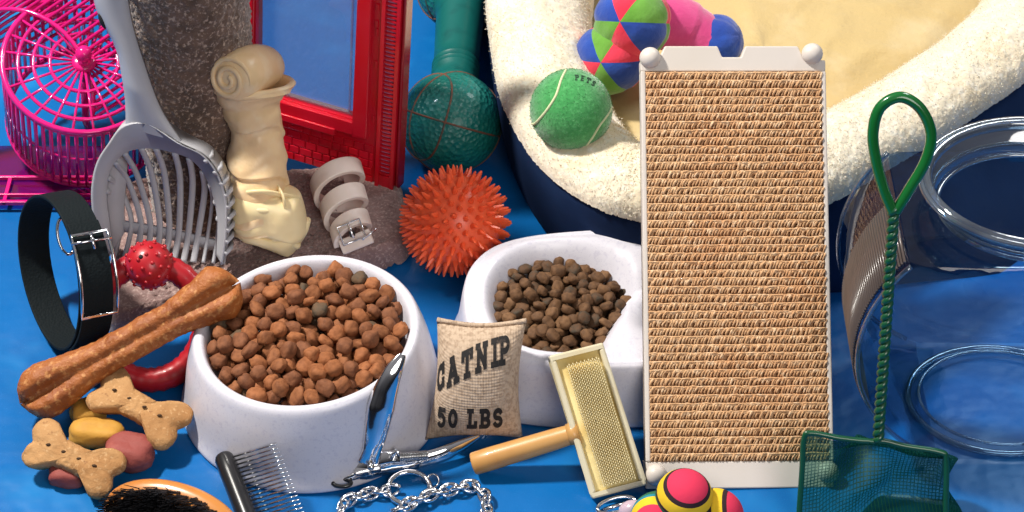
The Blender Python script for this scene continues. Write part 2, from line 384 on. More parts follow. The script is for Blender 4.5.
for k in range(42000):                                # short pile
    j_ = random.randrange(2, len(rows)-8); i_ = random.randrange(NB-1); p = rows[j_][i_]
    if p.y > 42: continue
    nn_ = (rows[j_][i_+1]-p).cross(rows[j_-1][i_]-p)
    if nn_.length < 1e-9: continue
    nn_.normalize(); nn_ = nn_ if nn_.z > 0 or j_ < 20 else -nn_
    if j_ < 20 and nn_.dot(nrm[i_]) > 0: nn_ = -nn_
    p = p+Vector((random.gauss(0, .1), random.gauss(0, .1), random.gauss(0, .04)))
    t_ = Vector((random.gauss(0, 1), random.gauss(0, 1), random.gauss(0, 1))).normalized()
    b.add([p-t_*.05, p+t_*.05, p+nn_*random.uniform(.07, .16)+t_.cross(nn_)*random.uniform(-.15, .15)], [(0, 1, 2)])
b.build('fleece_rim', M_fleece, bed, merge=False)
edge = rows[-6]
b = MB(); rows2 = []
for k in range(26):
    t = 1-k/25*0.998; row = []
    for i in range(0, NB, 6):
        p = cen+(Vector((edge[i].x, edge[i].y, 0))-cen)*t*1.07
        z = 4.2+1.8*(1-t*t)+.9*abs(nz(p, .07))+.5*(1-abs(nz(p+Vector((9, 3, 0)), .16))*2)**3
        row.append((p.x, p.y, z))
    rows2.append(row)
b.grid(rows2, cv=True); b.build('cushion', M_cush, bed)

# ------------------------------------------------------------------ carpeted cat post
zb = 2.5
FLc, FRc, BRc, BLc = W(100, 320, zb), W(416, 240, zb), W(398, 160, zb), W(118, 176, zb)
post = thing('scratching_post', 'brown plush carpeted cat post on a carpeted base, behind the rawhide bone', 'cat post', ((FLc.x+BRc.x)/2, (FLc.y+BRc.y)/2, 0))
def rrect(c, r, n=8):
    o_ = []
    for i in range(4):
        a, p, q = c[i-1], c[i], c[(i+1) % 4]
        d1 = (a-p).normalized(); d2 = (q-p).normalized()
        s_, e_ = p+d1*r, p+d2*r
        for k in range(n+1):
            t = k/n; o_.append((s_*(1-t)**2+p*2*t*(1-t)+e_*t*t))
    return o_
def dense(o_, st):
    r_ = []
    for i in range(len(o_)):
        a, q = o_[i], o_[(i+1) % len(o_)]; m_ = max(1, int((q-a).length/st))
        for k in range(m_): r_.append(a+(q-a)*k/m_)
    return r_
ou = dense(rrect([FLc, FRc, BRc, BLc], 2.6), .28)
cb = sum(ou, Vector())/len(ou); b = MB(); rows = []
for k in range(9):
    a = k/8*pi/2; rows.append([p+(cb-p).normalized()*(.9*(1-cos(pi/2-a)) if 0 else .9*(1-sin(pi/2*k/8)) if 0 else .9*(1-cos(pi/2*(k/8)))) + Vector((0, 0, -2.4+2.4*sin(pi/2*k/8))) for p in ou])
for k in range(1, 60): rows.append([lerp(rows[8][i], Vector((cb.x, cb.y, zb)), k/60) for i in range(len(ou))])
for r_ in rows:
    for k in range(len(r_)): r_[k] = r_[k]+Vector((random.gauss(0, .05), random.gauss(0, .05), abs(random.gauss(0, .12))))
b.grid(rows, cv=True); b.build('base', M_carpet2, post)
pc = W(209, 196, zb); b = MB(); rows = []; PR = 5.0
for i in range(190):
    z = zb-.1+i*.22; row = []
    for k in range(150):
        a = 2*pi*k/150; rr = PR+random.gauss(0, .07)+.12*nz((cos(a)*5, sin(a)*5, z), .5)
        row.append((pc.x+rr*cos(a)+(z-zb)*.0, pc.y+rr*sin(a), z+random.gauss(0, .05)))
    rows.append(row)
b.grid(rows, cv=True); b.build('post', M_carpet, post)

# ------------------------------------------------------------------ red pet door
P0, P1 = W(268, 152, 2.6), W(375, 184, 2.4)
du = (P1-P0).normalized(); yaw = math.atan2(du.y, du.x)
fd = Frame(P1, R(84), yaw, R(0)); fd.u = (P1-P0).normalized()
fd.v = (Vector((0.065, 0.12, 1))).normalized(); fd.n = fd.u.cross(fd.v).normalized(); fd.v = fd.n.cross(fd.u).normalized()
kd = thing('pet_flap', 'red plastic pet door frame with embossed bricks and a clear flap', 'pet flap', P1+Vector((-5, 2, 0)))
LW, HH = -14.6, 27.0                          # face spans u from LW to 0, right strip out to 2.3
wl, wr, wb, wt = -11.9, -2.2, 6.0, 24.5       # opening
b = MB()
b.box(fd, LW, wl, 0, HH, -1.2, 0); b.box(fd, wr, 0.1, 0, HH, -1.2, 0)
b.box(fd, wl, wr, 0, wb, -1.2, 0); b.box(fd, wl, wr, wt, HH, -1.2, 0)
                                              # embossed brick courses
random.seed(3)
rowh = .78
for r_ in range(int(HH/rowh)):
    a = LW+.15; y0 = r_*rowh+.1
    while a < -.3:
        wd = random.choice((1.0, 1.3, .8, 1.1)); e = min(a+wd, -.2)
        cx_ = (a+e)/2
        inside = (wl-1.2 < e and a < wr+1.5 and wb-1.8 < y0+rowh and y0 < wt+1)
        if not inside and e-a > .3: b.box(fd, a+.07, e-.07, y0, y0+rowh-.13, -.01, .13)
        a += wd
b.build('frame', M_red, kd, smooth=False, bevel=.03)
b = MB()
for (a0, a1, b0, b1) in ((wl-1.3, wl-.1, wb-1.4, wt+1), (wr+.1, wr+1.4, wb-1.4, wt+1), (wl-.1, wr+.1, wb-1.4, wb-.1)):
    b.box(fd, a0, a1, b0, b1, -.3, .45)
b.box(fd, wl+1.8, wr-1.6, wb-1.9, wb-1.2, 0, .62); b.box(fd, wl+3.3, wl+4.8, wb-2.7, wb-2.4, 0, .3)
b.build('inner_frame', M_red, kd, smooth=False, bevel=.1)
b = MB(); b.box(fd, wl, wr, wb, wt, -.7, -.5); b.box(fd, wr-.75, wr-.6, wb+.3, wt, -.5, -.2); b.box(fd, wl+.5, wr-.7, wb+.35, wb+.5, -.5, -.2)
b.build('clear_flap', C_win, kd, smooth=False, bevel=.04)
b = MB(); b.box(fd, .1, .45, 0, HH, -1.4, .35); b.box(fd, 1.5, 1.85, 0, HH, -1.4, .35); b.box(fd, .45, 1.5, 0, 1.2, -1.4, .2)
for k in range(64):
    y0 = 1.3+k*.4; b.box(fd, .45, 1.5, y0, y0+.17, -.35, .12)
b.build('vent_grille', M_red, kd, smooth=False)
b = MB(); b.box(fd, .45, 1.5, 1.2, HH, -1.35, -.12); b.build('vent_light_backing', M_lav, kd, smooth=False)  # added sheet coloured like the light showing through the slots
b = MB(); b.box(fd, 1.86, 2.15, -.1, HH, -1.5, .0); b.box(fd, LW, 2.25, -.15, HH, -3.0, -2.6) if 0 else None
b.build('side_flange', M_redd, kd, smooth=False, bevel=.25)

# ------------------------------------------------------------------ pink hamster wheel
nax = Vector((.16, -.38, .91)).normalized()
rw = 6.9
cB = W(84, 62, 12.4)
fw = Frame(cB, R(73)); fw.n = nax; fw.u = Vector((0, 0, 1)).cross(nax); fw.u.normalize(); fw.u = -fw.u if fw.u.x < 0 else fw.u; fw.v = nax.cross(fw.u).normalized()
whl = thing('hamster_wheel', 'pink see-through plastic hamster wheel with spokes, left of the grey scoop', 'hamster wheel', (cB.x, cB.y, 0))
def circ(fr, r, c, n=56, a0=0, a1=2*pi, dx=0, dy=0): return [fr.at(dx+r*cos(lerp(a0, a1, k/n)), dy+r*sin(lerp(a0, a1, k/n)), c) for k in range(n)]
DEP = -10.0
b = MB()
for c, rr, th in ((0, rw, .26), (-.6, rw, .14), (DEP*.5, rw, .1), (DEP, rw, .24), (DEP+.5, rw, .14)): b.tube(circ(fw, rr, c), th, 8, closed=True)
b.build('rim', M_pink, whl)
b = MB()
for k in range(58):
    a = 2*pi*k/58; x, y = rw*cos(a), rw*sin(a)
    b.tube([fw.at(x, y, 0), fw.at(x, y, DEP)], .17, 6)
b.build('running_bars', M_pink, whl)
b = MB()
for rr in (2.9, 4.3, 5.6): b.tube(circ(fw, rr, -.05), .17, 6, closed=True)
for k in range(24):
    a = 2*pi*k/24+.1
    b.tube([fw.at(.8*cos(a), .8*sin(a), 0), fw.at(rw*cos(a), rw*sin(a), 0)], .12, 6)
b.build('spokes', M_pink, whl)
b = MB(); b.tube([fw.at(0, 0, -2.5), fw.at(0, 0, 1.4)], .6, 14); b.ball(fw.at(0, 0, 1.4), .75, 14, 10); b.lathe([(0, -.2), (1.0, -.2), (1.05, .1), (.8, .3), (0, .3)], None, 24, fw); b.lathe([(0, .3), (1.6, .3), (1.6, 0), (0, 0)], None, 24, Frame(fw.at(0, 0, DEP), 0)) if 0 else None
b.build('hub', M_pink, whl)
# wire hood that stands up behind and beside the wheel
b = MB(); hc = W(14, 96, 8.5)
fh = Frame(hc, R(60), yaw=R(-18))
for k in range(38):
    a = lerp(R(-5), R(200), k/37); x, y = 7.6*cos(a), 7.6*sin(a)
    b.tube([fh.at(x, y, 0), fh.at(x+4.6, y+4.8, -3), fh.at(x+8.2, y+8.2, -6)], .17, 6)
for sft in (0, .35, .7, 1.0):
    b.tube([fh.at(7.6*cos(lerp(R(-5), R(200), k/30))+8.2*sft, 7.6*sin(lerp(R(-5), R(200), k/30))+8.2*sft, -6*sft) for k in range(31)], .22 if sft in (0,) else .15, 6)
b.build('wire_hood', M_pink, whl)
b = MB()
y0_, y1_ = W(0, 203, 1).y, W(0, 178, 1).y
xa, xb = W(-40, 190, 1).x, W(118, 190, 1).x
fl = Frame((0, 0, 0), 0)
b.box(fl, xa, xb, y0_, y0_+.35, .7, 1.1); b.box(fl, xa, xb, y0_+1.0, y0_+1.2, .8, 1.15); b.box(fl, xa, xb, y1_, y1_+.3, .7, 1.1)
for x in (xa, (xa+xb)/2-3, xb-1): b.box(fl, x, x+.35, y0_, y1_, .75, 1.05)
for x in (xa+.5, xb-.8): b.box(fl, x, x+.5, y0_, y0_+.5, 0, .75); b.box(fl, x, x+.5, y1_, y1_+.5, 0, .75)
b.build('stand', M_pink, whl, smooth=False, bevel=.05)
b = MB(); b.box(fl, xa+.4, xb-.4, y0_+.4, y1_+5, .5, .62); b.build('tray', C_pinkbase, whl, smooth=False)
b = MB(); q = fw.at(0, 0, DEP); b.tube([fw.at(0, 0, -2.4), fw.at(0, 0, DEP-.6), Vector((q.x, q.y+1, .7))], .35, 8)
b.build('stand_arm', M_pink, whl)
# ------------------------------------------------------------------ litter scoop
fs = Frame(W(160, 268, 2.9), R(76), yaw=R(-8))
scp = thing('litter_scoop', 'grey slotted litter scoop leaning upright against the carpet post', 'litter scoop', fs.O)
def U(x, y): return Vector(fs.uv(x, y))
def fat(q, c=0): return fs.at(q[0], q[1], c)
hl = [(92, -25), (94, 0), (100, 17), (113, 40), (119, 60), (125, 97), (126, 125), (112, 142), (101, 160), (96, 182), (96, 205), (100, 235), (106, 262)]
hr = [(126, -25), (128, 0), (133, 27), (143, 60), (160, 107), (181, 141), (205, 153), (220, 172), (228, 196), (229, 215), (228, 235), (224, 262)]
inn = [(112, 252), (109, 225), (106, 200), (108, 178), (114, 164), (128, 152), (150, 149), (172, 153), (190, 160), (203, 174), (212, 195), (217, 222), (216, 256)]
L_ = [U(*p) for p in hl]; R_ = [U(*p) for p in hr]
hn = 8
A_ = spline([Vector((p.x, p.y, 0)) for p in L_[:7]], 8); B_ = spline([Vector((p.x, p.y, 0)) for p in R_[:6]], 10)
def resamp(P, n):
    d = [0]
    for i in range(1, len(P)): d.append(d[-1]+(P[i]-P[i-1]).length)
    return [Vector([np.interp(d[-1]*k/(n-1), d, [p[c] for p in P]) for c in range(3)]) for k in range(n)]
A_ = resamp(A_, 40); B_ = resamp(B_, 40)
b = MB(); rows = []
for a, q in zip(A_, B_):
    row = []
    for k in range(13):
        t = k/12; p = lerp(a, q, t); row.append(fs.at(p.x, p.y, (.25+.65*min(1, (39-len(rows))/12))*sin(pi*t)**.6+.1))
    for k in range(12, -1, -1):
        t = k/12; p = lerp(a, q, t); row.append(fs.at(p.x, p.y, .5*min(1, (39-len(rows))/12)*sin(pi*t)**.6-.25))
    rows.append(row)
b.grid(rows, cv=True); b.build('handle', M_scoop, scp)
hp = U(101, 17); b = MB(); b.lathe([(0, 0.75), (.62, .72), (.66, .5)], None, 20, Frame(fat(U(103, 17), 0), 0)) if 0 else b.ball(fat(U(105, 18), .5), (.32, .75, .3), 16, 10, rot=Matrix((fs.u, fs.v, fs.n)).transposed() @ Matrix.Rotation(R(18), 3, 'Z')); b.build('hang_hole', M_dark, scp)
oo = resamp(spline([Vector((p.x, p.y, 0)) for p in ([U(106, 262)]+[U(*p) for p in hl[::-1][1:7]]+[U(150, 122)]+[U(*p) for p in hr[5:]])], 8), 80)
ii = resamp(spline([Vector((U(*p).x, U(*p).y, 0)) for p in inn], 8), 80)
b = MB()
b.band([fs.at(p.x, p.y, .5) for p in oo], [fs.at(p.x, p.y, -.1) for p in ii], fs.n, .3)
b.band([fs.at(p.x, p.y, .5) for p in oo], [fs.at(p.x*1.0, p.y, -1.6) for p in oo], fs.u, .22)
rim_b = b
b = MB()                                                # curved slats, bowed backwards
tops = [ii[int(18+i*50/11)] for i in range(12)]
bar0, bar1 = U(112, 229), U(222, 252)
lowy0, lowy1 = U(108, 262), U(222, 268)
for i in range(12):
    t = (i+.4)/11.5; m = lerp(bar0, bar1, t); l = lerp(lowy0, lowy1, t); tp = tops[i]
    pts = spline([fs.at(tp.x, tp.y, -.2), fs.at(lerp(tp.x, m.x, .35), lerp(tp.y, m.y, .4), -1.9), fs.at(m.x, m.y, -1.8), fs.at(l.x, l.y, -.7)], 7)
    b.tube(pts, .2, 8, flat=(1.35, .8))
b.build('slats', M_scoop, scp)
b = MB(); b.band([fs.at(*lerp(bar0, bar1, k/10), -1.45-.35*sin(pi*k/10)) for k in range(11)], [fs.at(*(lerp(bar0, bar1, k/10)-Vector((0, .95))), -1.45-.35*sin(pi*k/10)) for k in range(11)], fs.n, .35)
b.build('crossbar', M_scoop, scp)
b = MB()                                                # solid curved cheek at the left and teeth along the right edge
ch = [(99, 172), (98, 200), (103, 230), (110, 255)]; c2 = [(122, 160), (120, 190), (118, 220), (120, 240)]
b = rim_b
b.band(spline([fat(U(*p), .2) for p in ch], 6), spline([fat(U(*p), -1.7) for p in c2], 6), fs.n, .2)
for k in range(9):
    y = 158+k*11.5; xr = interp(y, [150, 175, 196, 215, 262], [202, 222, 229, 231, 227])
    q = U(xr-1, y); b.tube([fs.at(q.x, q.y, -1.5), fs.at(q.x+.22, q.y, -.5), fs.at(q.x-.05, q.y-.1, .5)], .2, 6)
b.build('basket_rim', M_scoop, scp)

# ------------------------------------------------------------------ knotted rawhide bone
fr_ = Frame(W(268, 246, 2.9), R(68), yaw=R(8))
rw_ = thing('rawhide_bone', 'cream knotted rawhide bone standing upright on the carpet base', 'rawhide bone', fr_.O)
def Q(x, y, c=0): return fr_.px(x, y, c)
path = spline([Q(262, 232, 1.5), Q(258, 200, 1.2), Q(257, 165, 1), Q(256, 130, 1), Q(251, 100, 1), Q(250, 84, 1)], 26)
rad = []
for i in range(len(path)):
    t = i/(len(path)-1); rad.append(np.interp(t, [0, .25, .42, .6, .78, .88, 1], [2.3, 2.5, 2.35, 2.15, 2.45, 3.2, 3.55]))
b = MB(); rows = []
for i, p in enumerate(path):
    t = (path[min(i+1, len(path)-1)]-path[max(i-1, 0)]).normalized(); x = fr_.u-t*fr_.u.dot(t); x.normalize(); y = t.cross(x)
    row = []
    for k in range(96):
        a = 2*pi*k/96; s_ = i/len(path)
        fr2_ = (s_*3.6+a/(2*pi)*1.0+.12*sin(a*2)) % 1.0; wr_ = (.34*(1-fr2_)**1.3*(1 if fr2_ > .05 else fr2_/.05)-.1)*min(1, (1-s_)*6)+.07*sin(s_*60+3*sin(a*2))*.5+.3*nz((cos(a)*1.5, sin(a)*1.5, s_*9), 1.0)
        r__ = rad[i]+wr_
        row.append(p+x*r__*cos(a)+y*r__*sin(a))
    rows.append(row)
top = rows[-1]; cc = path[-1]
for s_, dz in ((.95, .25), (.84, .2), (.76, -.4), (.6, -1.2), (.3, -1.5)): rows.append([lerp(cc, p, s_)+(path[-1]-path[-4]).normalized()*dz for p in top])
b.grid(rows, cv=True); b.build('shaft', M_raw, rw_, sub=1)
# rolled upper knob: a scroll lying across the top
ax0, ax1 = Q(233, 78, 3.6), Q(271, 64, -1.2)
axv = (ax1-ax0).normalized(); e1 = (fr_.v-axv*fr_.v.dot(axv)).normalized(); e2 = axv.cross(e1)
b = MB(); rows = []; LL = (ax1-ax0).length
for s_, r__ in ((-.14, .0), (-.14, .5), (-.12, 1.55), (-.03, 1.95), (.1, 2.08), (.3, 2.12), (.5, 2.08), (.7, 1.98), (.88, 1.8), (1.0, 1.45), (1.08, .9), (1.1, 0)):
    rows.append([ax0+axv*LL*s_+(e1*cos(a)+e2*sin(a))*r__*(1+.06*sin(a+s_*4)+.05*nz((cos(a)*2, sin(a)*2, s_*4), 1)) for a in [2*pi*k/44 for k in range(44)]])
b.grid(rows, cv=True)
pts = []
for k in range(90):
    t = k/89; a = t*4.4*pi+.6; r__ = .3+1.6*t; pts.append(ax0-axv*(.14*LL-.02-.42*t**3)+(e1*cos(a)+e2*sin(a))*r__)
b.tube(pts, [.25]*80+[.24, .22, .2, .18, .16, .14, .12, .1, .08, .06], 10, flat=(1, 1))
b.build('rolled_knob', M_raw, rw_, sub=1)
b = MB(); ol = [Vector((*fr_.uv(x, y), 0)) for x, y in ((231, 184), (262, 179), (294, 184), (303, 197), (306, 222), (296, 234), (262, 229), (236, 226), (229, 208))]
ol = spline(ol, 8, True)
def wr2(P, t): return P+fr_.n*(.22*nz(P, .7)+.12*sin(P.z*2.2+P.x*.5))
f2 = Frame(fr_.at(0, 0, 1.2), R(68), yaw=R(8))
b.pillow([(p.x, p.y) for p in ol], f2, 2.7, 2.2, 4.5, 16, wr2)
for (x0_, y0_, x1_, y1_, x2_, y2_, rr_) in ((232, 196, 262, 192, 301, 199, .16), (233, 216, 262, 212, 304, 220, .22), (276, 184, 284, 200, 283, 226, .16)):
    b.tube(spline([f2.px(x0_, y0_, 1.3), f2.px(x1_, y1_, 2.62), f2.px(x2_, y2_, 1.2)], 10), [.03]+[rr_]*18+[.06, .03], 8, flat=(1.6, .8))
b.build('folded_knot', M_raw2, rw_)
b = MB(); ol = spline([Vector((*fr_.uv(x, y), 0)) for x, y in ((234, 222), (270, 224), (306, 214), (309, 222), (300, 240), (289, 251), (275, 248), (255, 240), (238, 234))], 8, True)
f3 = Frame(fr_.at(0, 0, .9), R(68), yaw=R(8)); b.pillow([(p.x, p.y) for p in ol], f3, 2.0, 1.2, 2.5, 12, wr2)
b.tube(spline([f3.px(262, 244, 1.0), f3.px(280, 238, 1.9), f3.px(298, 246, 1.2)][:3], 6), .35, 8)
b.build('lower_flap', M_raw2, rw_)

# ------------------------------------------------------------------ coiled flea collar
a0, a1 = W(334, 172, 5.2), W(352, 236, 3.3)
flc = thing('flea_collar', 'cream flea collar wound into a tapering coil on the carpet base', 'flea collar', W(340, 215, zb))
axv = (a1-a0).normalized(); e1 = (Vector((0, 0, 1))-axv*axv.z).normalized(); e2 = axv.cross(e1)
b = MB(); rows = []; NT = 2.7
for k in range(130):
    t = k/129; a = t*NT*2*pi+3.6; rr = lerp(2.3, 1.5, t)*(1 if k > 4 else 1); pos = a0+axv*((a1-a0).length*(t**1.0))
    e = (e1*cos(a)+e2*sin(a))
    wd = .80; th = .25
    rows.append([pos+e*(rr+th)-axv*wd, pos+e*(rr+th)+axv*wd, pos+e*(rr-th)+axv*wd, pos+e*(rr-th)-axv*wd])
b.grid(rows, cv=True); b.f += [[0, 1, 2, 3], [len(b.v)-1, len(b.v)-2, len(b.v)-3, len(b.v)-4]]; b.m += [0, 0]
b.build('coiled_band', M_band, flc, bevel=.08, smooth=True, angle=40)
fb = Frame(W(353, 232, 4.6), R(50), yaw=0, roll=R(22))
b = MB(); b.box(fb, -1.5, 1.3, -1.5, -.2, -1.2, -.2); b.build('end_tab', M_band, flc, bevel=.15, smooth=False)
b = MB(); b.tube([fb.at(x, y, .15) for x, y in ((-1.1, -.75), (.9, -.75), (.9, .85), (-1.1, .85))], .11, 6, closed=True); b.tube([fb.at(-.1, .8, .2), fb.at(-.1, -.5, .35)], .1, 6); b.tube([fb.at(.5, -.9, .2), fb.at(1.9, -.5, .2)], .08, 6)
b.build('buckle', M_chrome, flc)
b = MB(); b.box(fb, -.35, .1, -.35, .15, -.1, .3); b.build('buckle_slot', M_dark, flc, smooth=False, bevel=.05)

# ------------------------------------------------------------------ teal dumbbell
d0, d1 = W(451, 122, 4.55), W(463, -15, 4.55)
dmb = thing('rubber_dumbbell', 'teal rubber dumbbell toy with basketball ends lying on the blue sheet', 'dumbbell toy', (d0.x, d0.y, 0))
axv = (d1-d0).normalized(); LL = (d1-d0).length
for cpt, sg in ((d0, 1), (d1, -1)):
    b = MB(); b.ball(cpt, 4.55, 48, 32); o = b.build('basketball_end', M_teal, dmb)
    b = MB()
    RM = Matrix.Rotation(R(20), 3, 'Y') @ Matrix.Rotation(R(-35), 3, 'X') @ Matrix.Rotation(R(28), 3, 'Z')
    for kind in range(4):
        pts = []
        for k in range(60):
            a = 2*pi*k/60
            if kind == 0: q = Vector((cos(a), sin(a), 0))
            elif kind == 1: q = Vector((cos(a), 0, sin(a)))
            else:
                s_ = 1 if kind == 2 else -1
                q = Vector((s_*(.62+.0*cos(a)), .784*cos(a), .784*sin(a))); q.x += s_*.16*cos(2*a); q.normalize()
            pts.append(cpt+RM @ q*4.54)
        b.tube(pts, .1, 6, closed=True)
    b.build('ball_seams', M_seam, o)
fn_ = Frame(d0, 0); fn_.n = axv; fn_.u = Vector((1, 0, 0))-axv*axv.x; fn_.u.normalize(); fn_.v = axv.cross(fn_.u)
prof = [(2.0, 3.2), (2.4, 3.8), (2.5, 4.6), (2.2, 5.0), (2.15, 5.4), (2.0, 6.4), (2.2, 6.7), (2.2, 6.85), (1.98, 7.05), (2.2, 7.3), (2.2, 7.45), (1.98, 7.7), (2.22, 7.95), (2.22, 8.1), (2.0, 8.4), (2.1, 9.5), (2.3, LL-5), (2.6, LL-3.8), (2.5, LL-3)]
b = MB(); b.lathe(prof, None, 40, fn_); b.build('grip', M_teal2, dmb)

# ------------------------------------------------------------------ spiky ball
c = W(455, 221, 4.9); b = MB(); b.ball(c, 3.95, 48, 32); NS = 270
for i in range(NS):
    z = 1-2*(i+.5)/NS; rr = sqrt(1-z*z); a = i*pi*(3-sqrt(5)); d = Vector((rr*cos(a), rr*sin(a), z))
    b.tube([c+d*3.85, c+d*4.2, c+d*4.6, c+d*4.82], [.31, .22, .13, .06], 6)
tag(b.build('spiky_ball', M_orange, angle=50), 'round orange rubber ball covered in soft spikes', 'ball')

# ------------------------------------------------------------------ red ring toy with nubby ball
frg = Frame(W(150, 379, .9), R(50), yaw=R(4))
rg = thing('ring_toy', 'red rubber ring toy with a nubby ball, behind the long brown chew bone', 'ring toy', frg.O)
cu, cv_ = frg.uv(149, 322)
b = MB(); pts = []
for k in range(72):
    a = 2*pi*k/72; pts.append(frg.at(cu+4.45*cos(a), cv_+4.7*sin(a), 0))
b.tube(pts, [1.0+.06*sin(9*k) for k in range(72)], 16, closed=True); b.build('ring', M_rub, rg)
bc = frg.px(149, 265, .5); b = MB(); b.ball(bc, 1.95, 32, 20)
for i in range(70):
    z = 1-2*(i+.5)/70; rr = sqrt(1-z*z); a = i*pi*(3-sqrt(5)); d = Vector((rr*cos(a), rr*sin(a), z)); b.ball(bc+d*1.95, .17, 8, 6)
b.build('nubby_ball', M_rub, rg)
b = MB(); b.ball(frg.px(141, 257, 2.2), .2, 8, 6); b.build('air_hole', M_dark, rg)

# ------------------------------------------------------------------ black collar
toc = (CAM-W(66, 268, 6)).normalized(); rx = Vector((0, 0, 1)).cross(toc).normalized()
ax = (rx*.935-toc*.355).normalized(); hh = -(toc*.935+rx*.355).normalized(); zz = hh.cross(ax).normalized()
zz = zz if zz.z > 0 else -zz
Rc = 6.4; zc0 = max(-(hh*cos(q)+zz*sin(q)).z*(Rc+.45)+abs(ax.z)*1.6 for q in [2*pi*k/60 for k in range(60)])
cc = W(64, 269, zc0)
colr = thing('dog_collar', 'black webbing dog collar with silver buckle standing on its edge', 'dog collar', (cc.x, cc.y, 0))
def cp(a, w_, r_=Rc): return cc+(hh*cos(a)+zz*sin(a)*1.0)*r_+ax*w_
b = MB(); rows = []
for k in range(96):
    a = 2*pi*k/96; r_ = Rc+.12*sin(3*a); rows.append([cp(a, -1.35, r_), cp(a, 1.35, r_), cp(a, 1.35, r_-.28), cp(a, -1.35, r_-.28)])
b.grid(rows, cu=True, cv=True); b.build('strap', M_cloth, colr, bevel=.07, angle=40)
b = MB(); rows = []
for k in range(30):                                   # overlapping free end under the buckle
    a = R(150)+R(110)*k/29; r_ = Rc+.42; rows.append([cp(a, -1.3, r_), cp(a, 1.3, r_), cp(a, 1.3, r_-.26), cp(a, -1.3, r_-.26)])
b.grid(rows, cv=True); b.f += [[0, 1, 2, 3], [len(b.v)-1, len(b.v)-2, len(b.v)-3, len(b.v)-4]]; b.m += [0, 0]
b.build('strap_end', M_cloth, colr, bevel=.06, angle=40)
b = MB(); ar = [R(160+55*k/10) for k in range(11)]
lp = [cp(a, 1.5, Rc+.72) for a in ar]+[cp(a, -1.5, Rc+.72) for a in ar[::-1]]
b.tube(lp, .13, 8, closed=True); b.tube([cp(ar[1], 1.7, Rc+.8), cp(ar[1], -1.7, Rc+.8)], .1, 6); b.tube([cp(ar[0], .1, Rc+.85), cp(ar[2], .1, Rc+.75)], .13, 6)
b.build('buckle', M_chrome, colr)
b = MB(); q = hit(66, 236, cc, ax)
b.tube([q+(ax*cos(a)*.7+zz*sin(a)*1.5) for a in [2*pi*k/28 for k in range(28)]], .13, 8, closed=True); b.build('leash_ring', M_chrome, colr)

# ------------------------------------------------------------------ big chew bone
e0, e1_ = W(26, 401, 2.3), W(234, 285, 9.3)
chb = thing('chew_bone', 'long glossy brown chew bone lying across the red ring toy to the kibble bowl', 'chew bone', (e0.x, e0.y, 0))
axv = (e1_-e0).normalized(); LL = (e1_-e0).length
toC = (CAM-e0).normalized(); nn = (toC-axv*toC.dot(axv)).normalized(); ss = axv.cross(nn)
b = MB(); rows = []
for i in range(90):
    t = i/89; s_ = -0.2+t*(LL+.4)
    hw = np.interp(t, [0, .1, .2, .35, .7, .85, .93, 1], [2.0, 2.2, 1.9, 1.42, 1.42, 1.9, 2.25, 2.05])
    th = np.interp(t, [0, .1, .3, .7, .9, 1], [1.6, 1.55, 1.2, 1.15, 1.55, 1.6])
    endf = min(1, sqrt(max(0, 1-(max(0, (.075-t)/.075))**2)), sqrt(max(0, 1-(max(0, (t-.925)/.075))**2)))+.02
    groove = np.interp(t, [0, .12, .3, .7, .88, 1], [1.25, .95, .5, .45, .95, 1.25])
    row = []
    for k in range(44):
        a = 2*pi*k/44; x, y = cos(a), sin(a)
        pin = 1-groove*math.exp(-(x/.26)**2)*.62
        p = e0+axv*(s_+(.9*abs(x)-.5)*(-1 if t < .5 else 1)*(1-endf)*.9)+ss*x*hw*endf+nn*y*th*pin*endf
        q = .1*nz(p, .8)+.09*nz(p, 2.6); row.append(p+(ss*x+nn*y)*q)
    rows.append(row)
b.grid(rows, cv=True); b.build('bone', M_chew, chb)

# ------------------------------------------------------------------ biscuits
def boneline(fr, c1, c2, wl_, lobe):
    """dog-bone outline: four discs and a bar melted together, walked round from the middle"""
    d = (c2-c1); L0 = d.length; d = d/L0; n_ = Vector((-d.y, d.x)); m_ = (c1+c2)/2; res = []
    discs = [(-L0/2-.25, lobe*.80, lobe*.88), (-L0/2-.1, -lobe*.78, lobe*.82), (L0/2+.2, lobe*.80, lobe*.84), (L0/2+.1, -lobe*.80, lobe*.88)]
    def f(x, y):
        e = [((x-a)**2+(y-c)**2)**.5-r for a, c, r in discs]+[max(abs(x)-L0/2, abs(y)-wl_/2)]
        return -.16*math.log(sum(math.exp(-v/.16) for v in e))
    for k in range(110):
        a = 2*pi*k/110; r = 7.0
        while r > .2 and f(r*cos(a), r*sin(a)) > 0: r -= .03
        q = m_+d*r*cos(a)+n_*r*sin(a); res.append((q.x, q.y))
    return res
def biscuit(label, fr, x1, y1, x2, y2, wl_, lobe, th, holes):
    c1, c2 = Vector(fr.uv(x1, y1)), Vector(fr.uv(x2, y2)); ol = boneline(fr, c1, c2, wl_, lobe)
    t_ = thing('bone_biscuit', label, 'dog biscuit', fr.at(*((c1+c2)/2), -th), 'bone shaped biscuits')
    b = MB(); b.pillow(ol, fr, th, th, 3.6, 18, lambda P, t: P+fr.n*(.22*nz(P, .75)+.09*nz(P, 3))+fr.u*.1*nz(P, 1.6)); b.build('biscuit_body', M_bisc, t_)
    b = MB()
    for k in range(holes):
        q = lerp(c1, c2, (k+.5)/holes); b.ball(fr.at(q.x, q.y, th+.02), (.2, .12, .12), 8, 6)
    b.build('docking_holes', mat('hole_brown', (0.06, 0.03, 0.012), .9), t_)
fA = Frame(W(140, 412, 2.6), R(16), yaw=R(-6)); fB = Frame(W(74, 460, 1.9), R(22), yaw=R(-4))
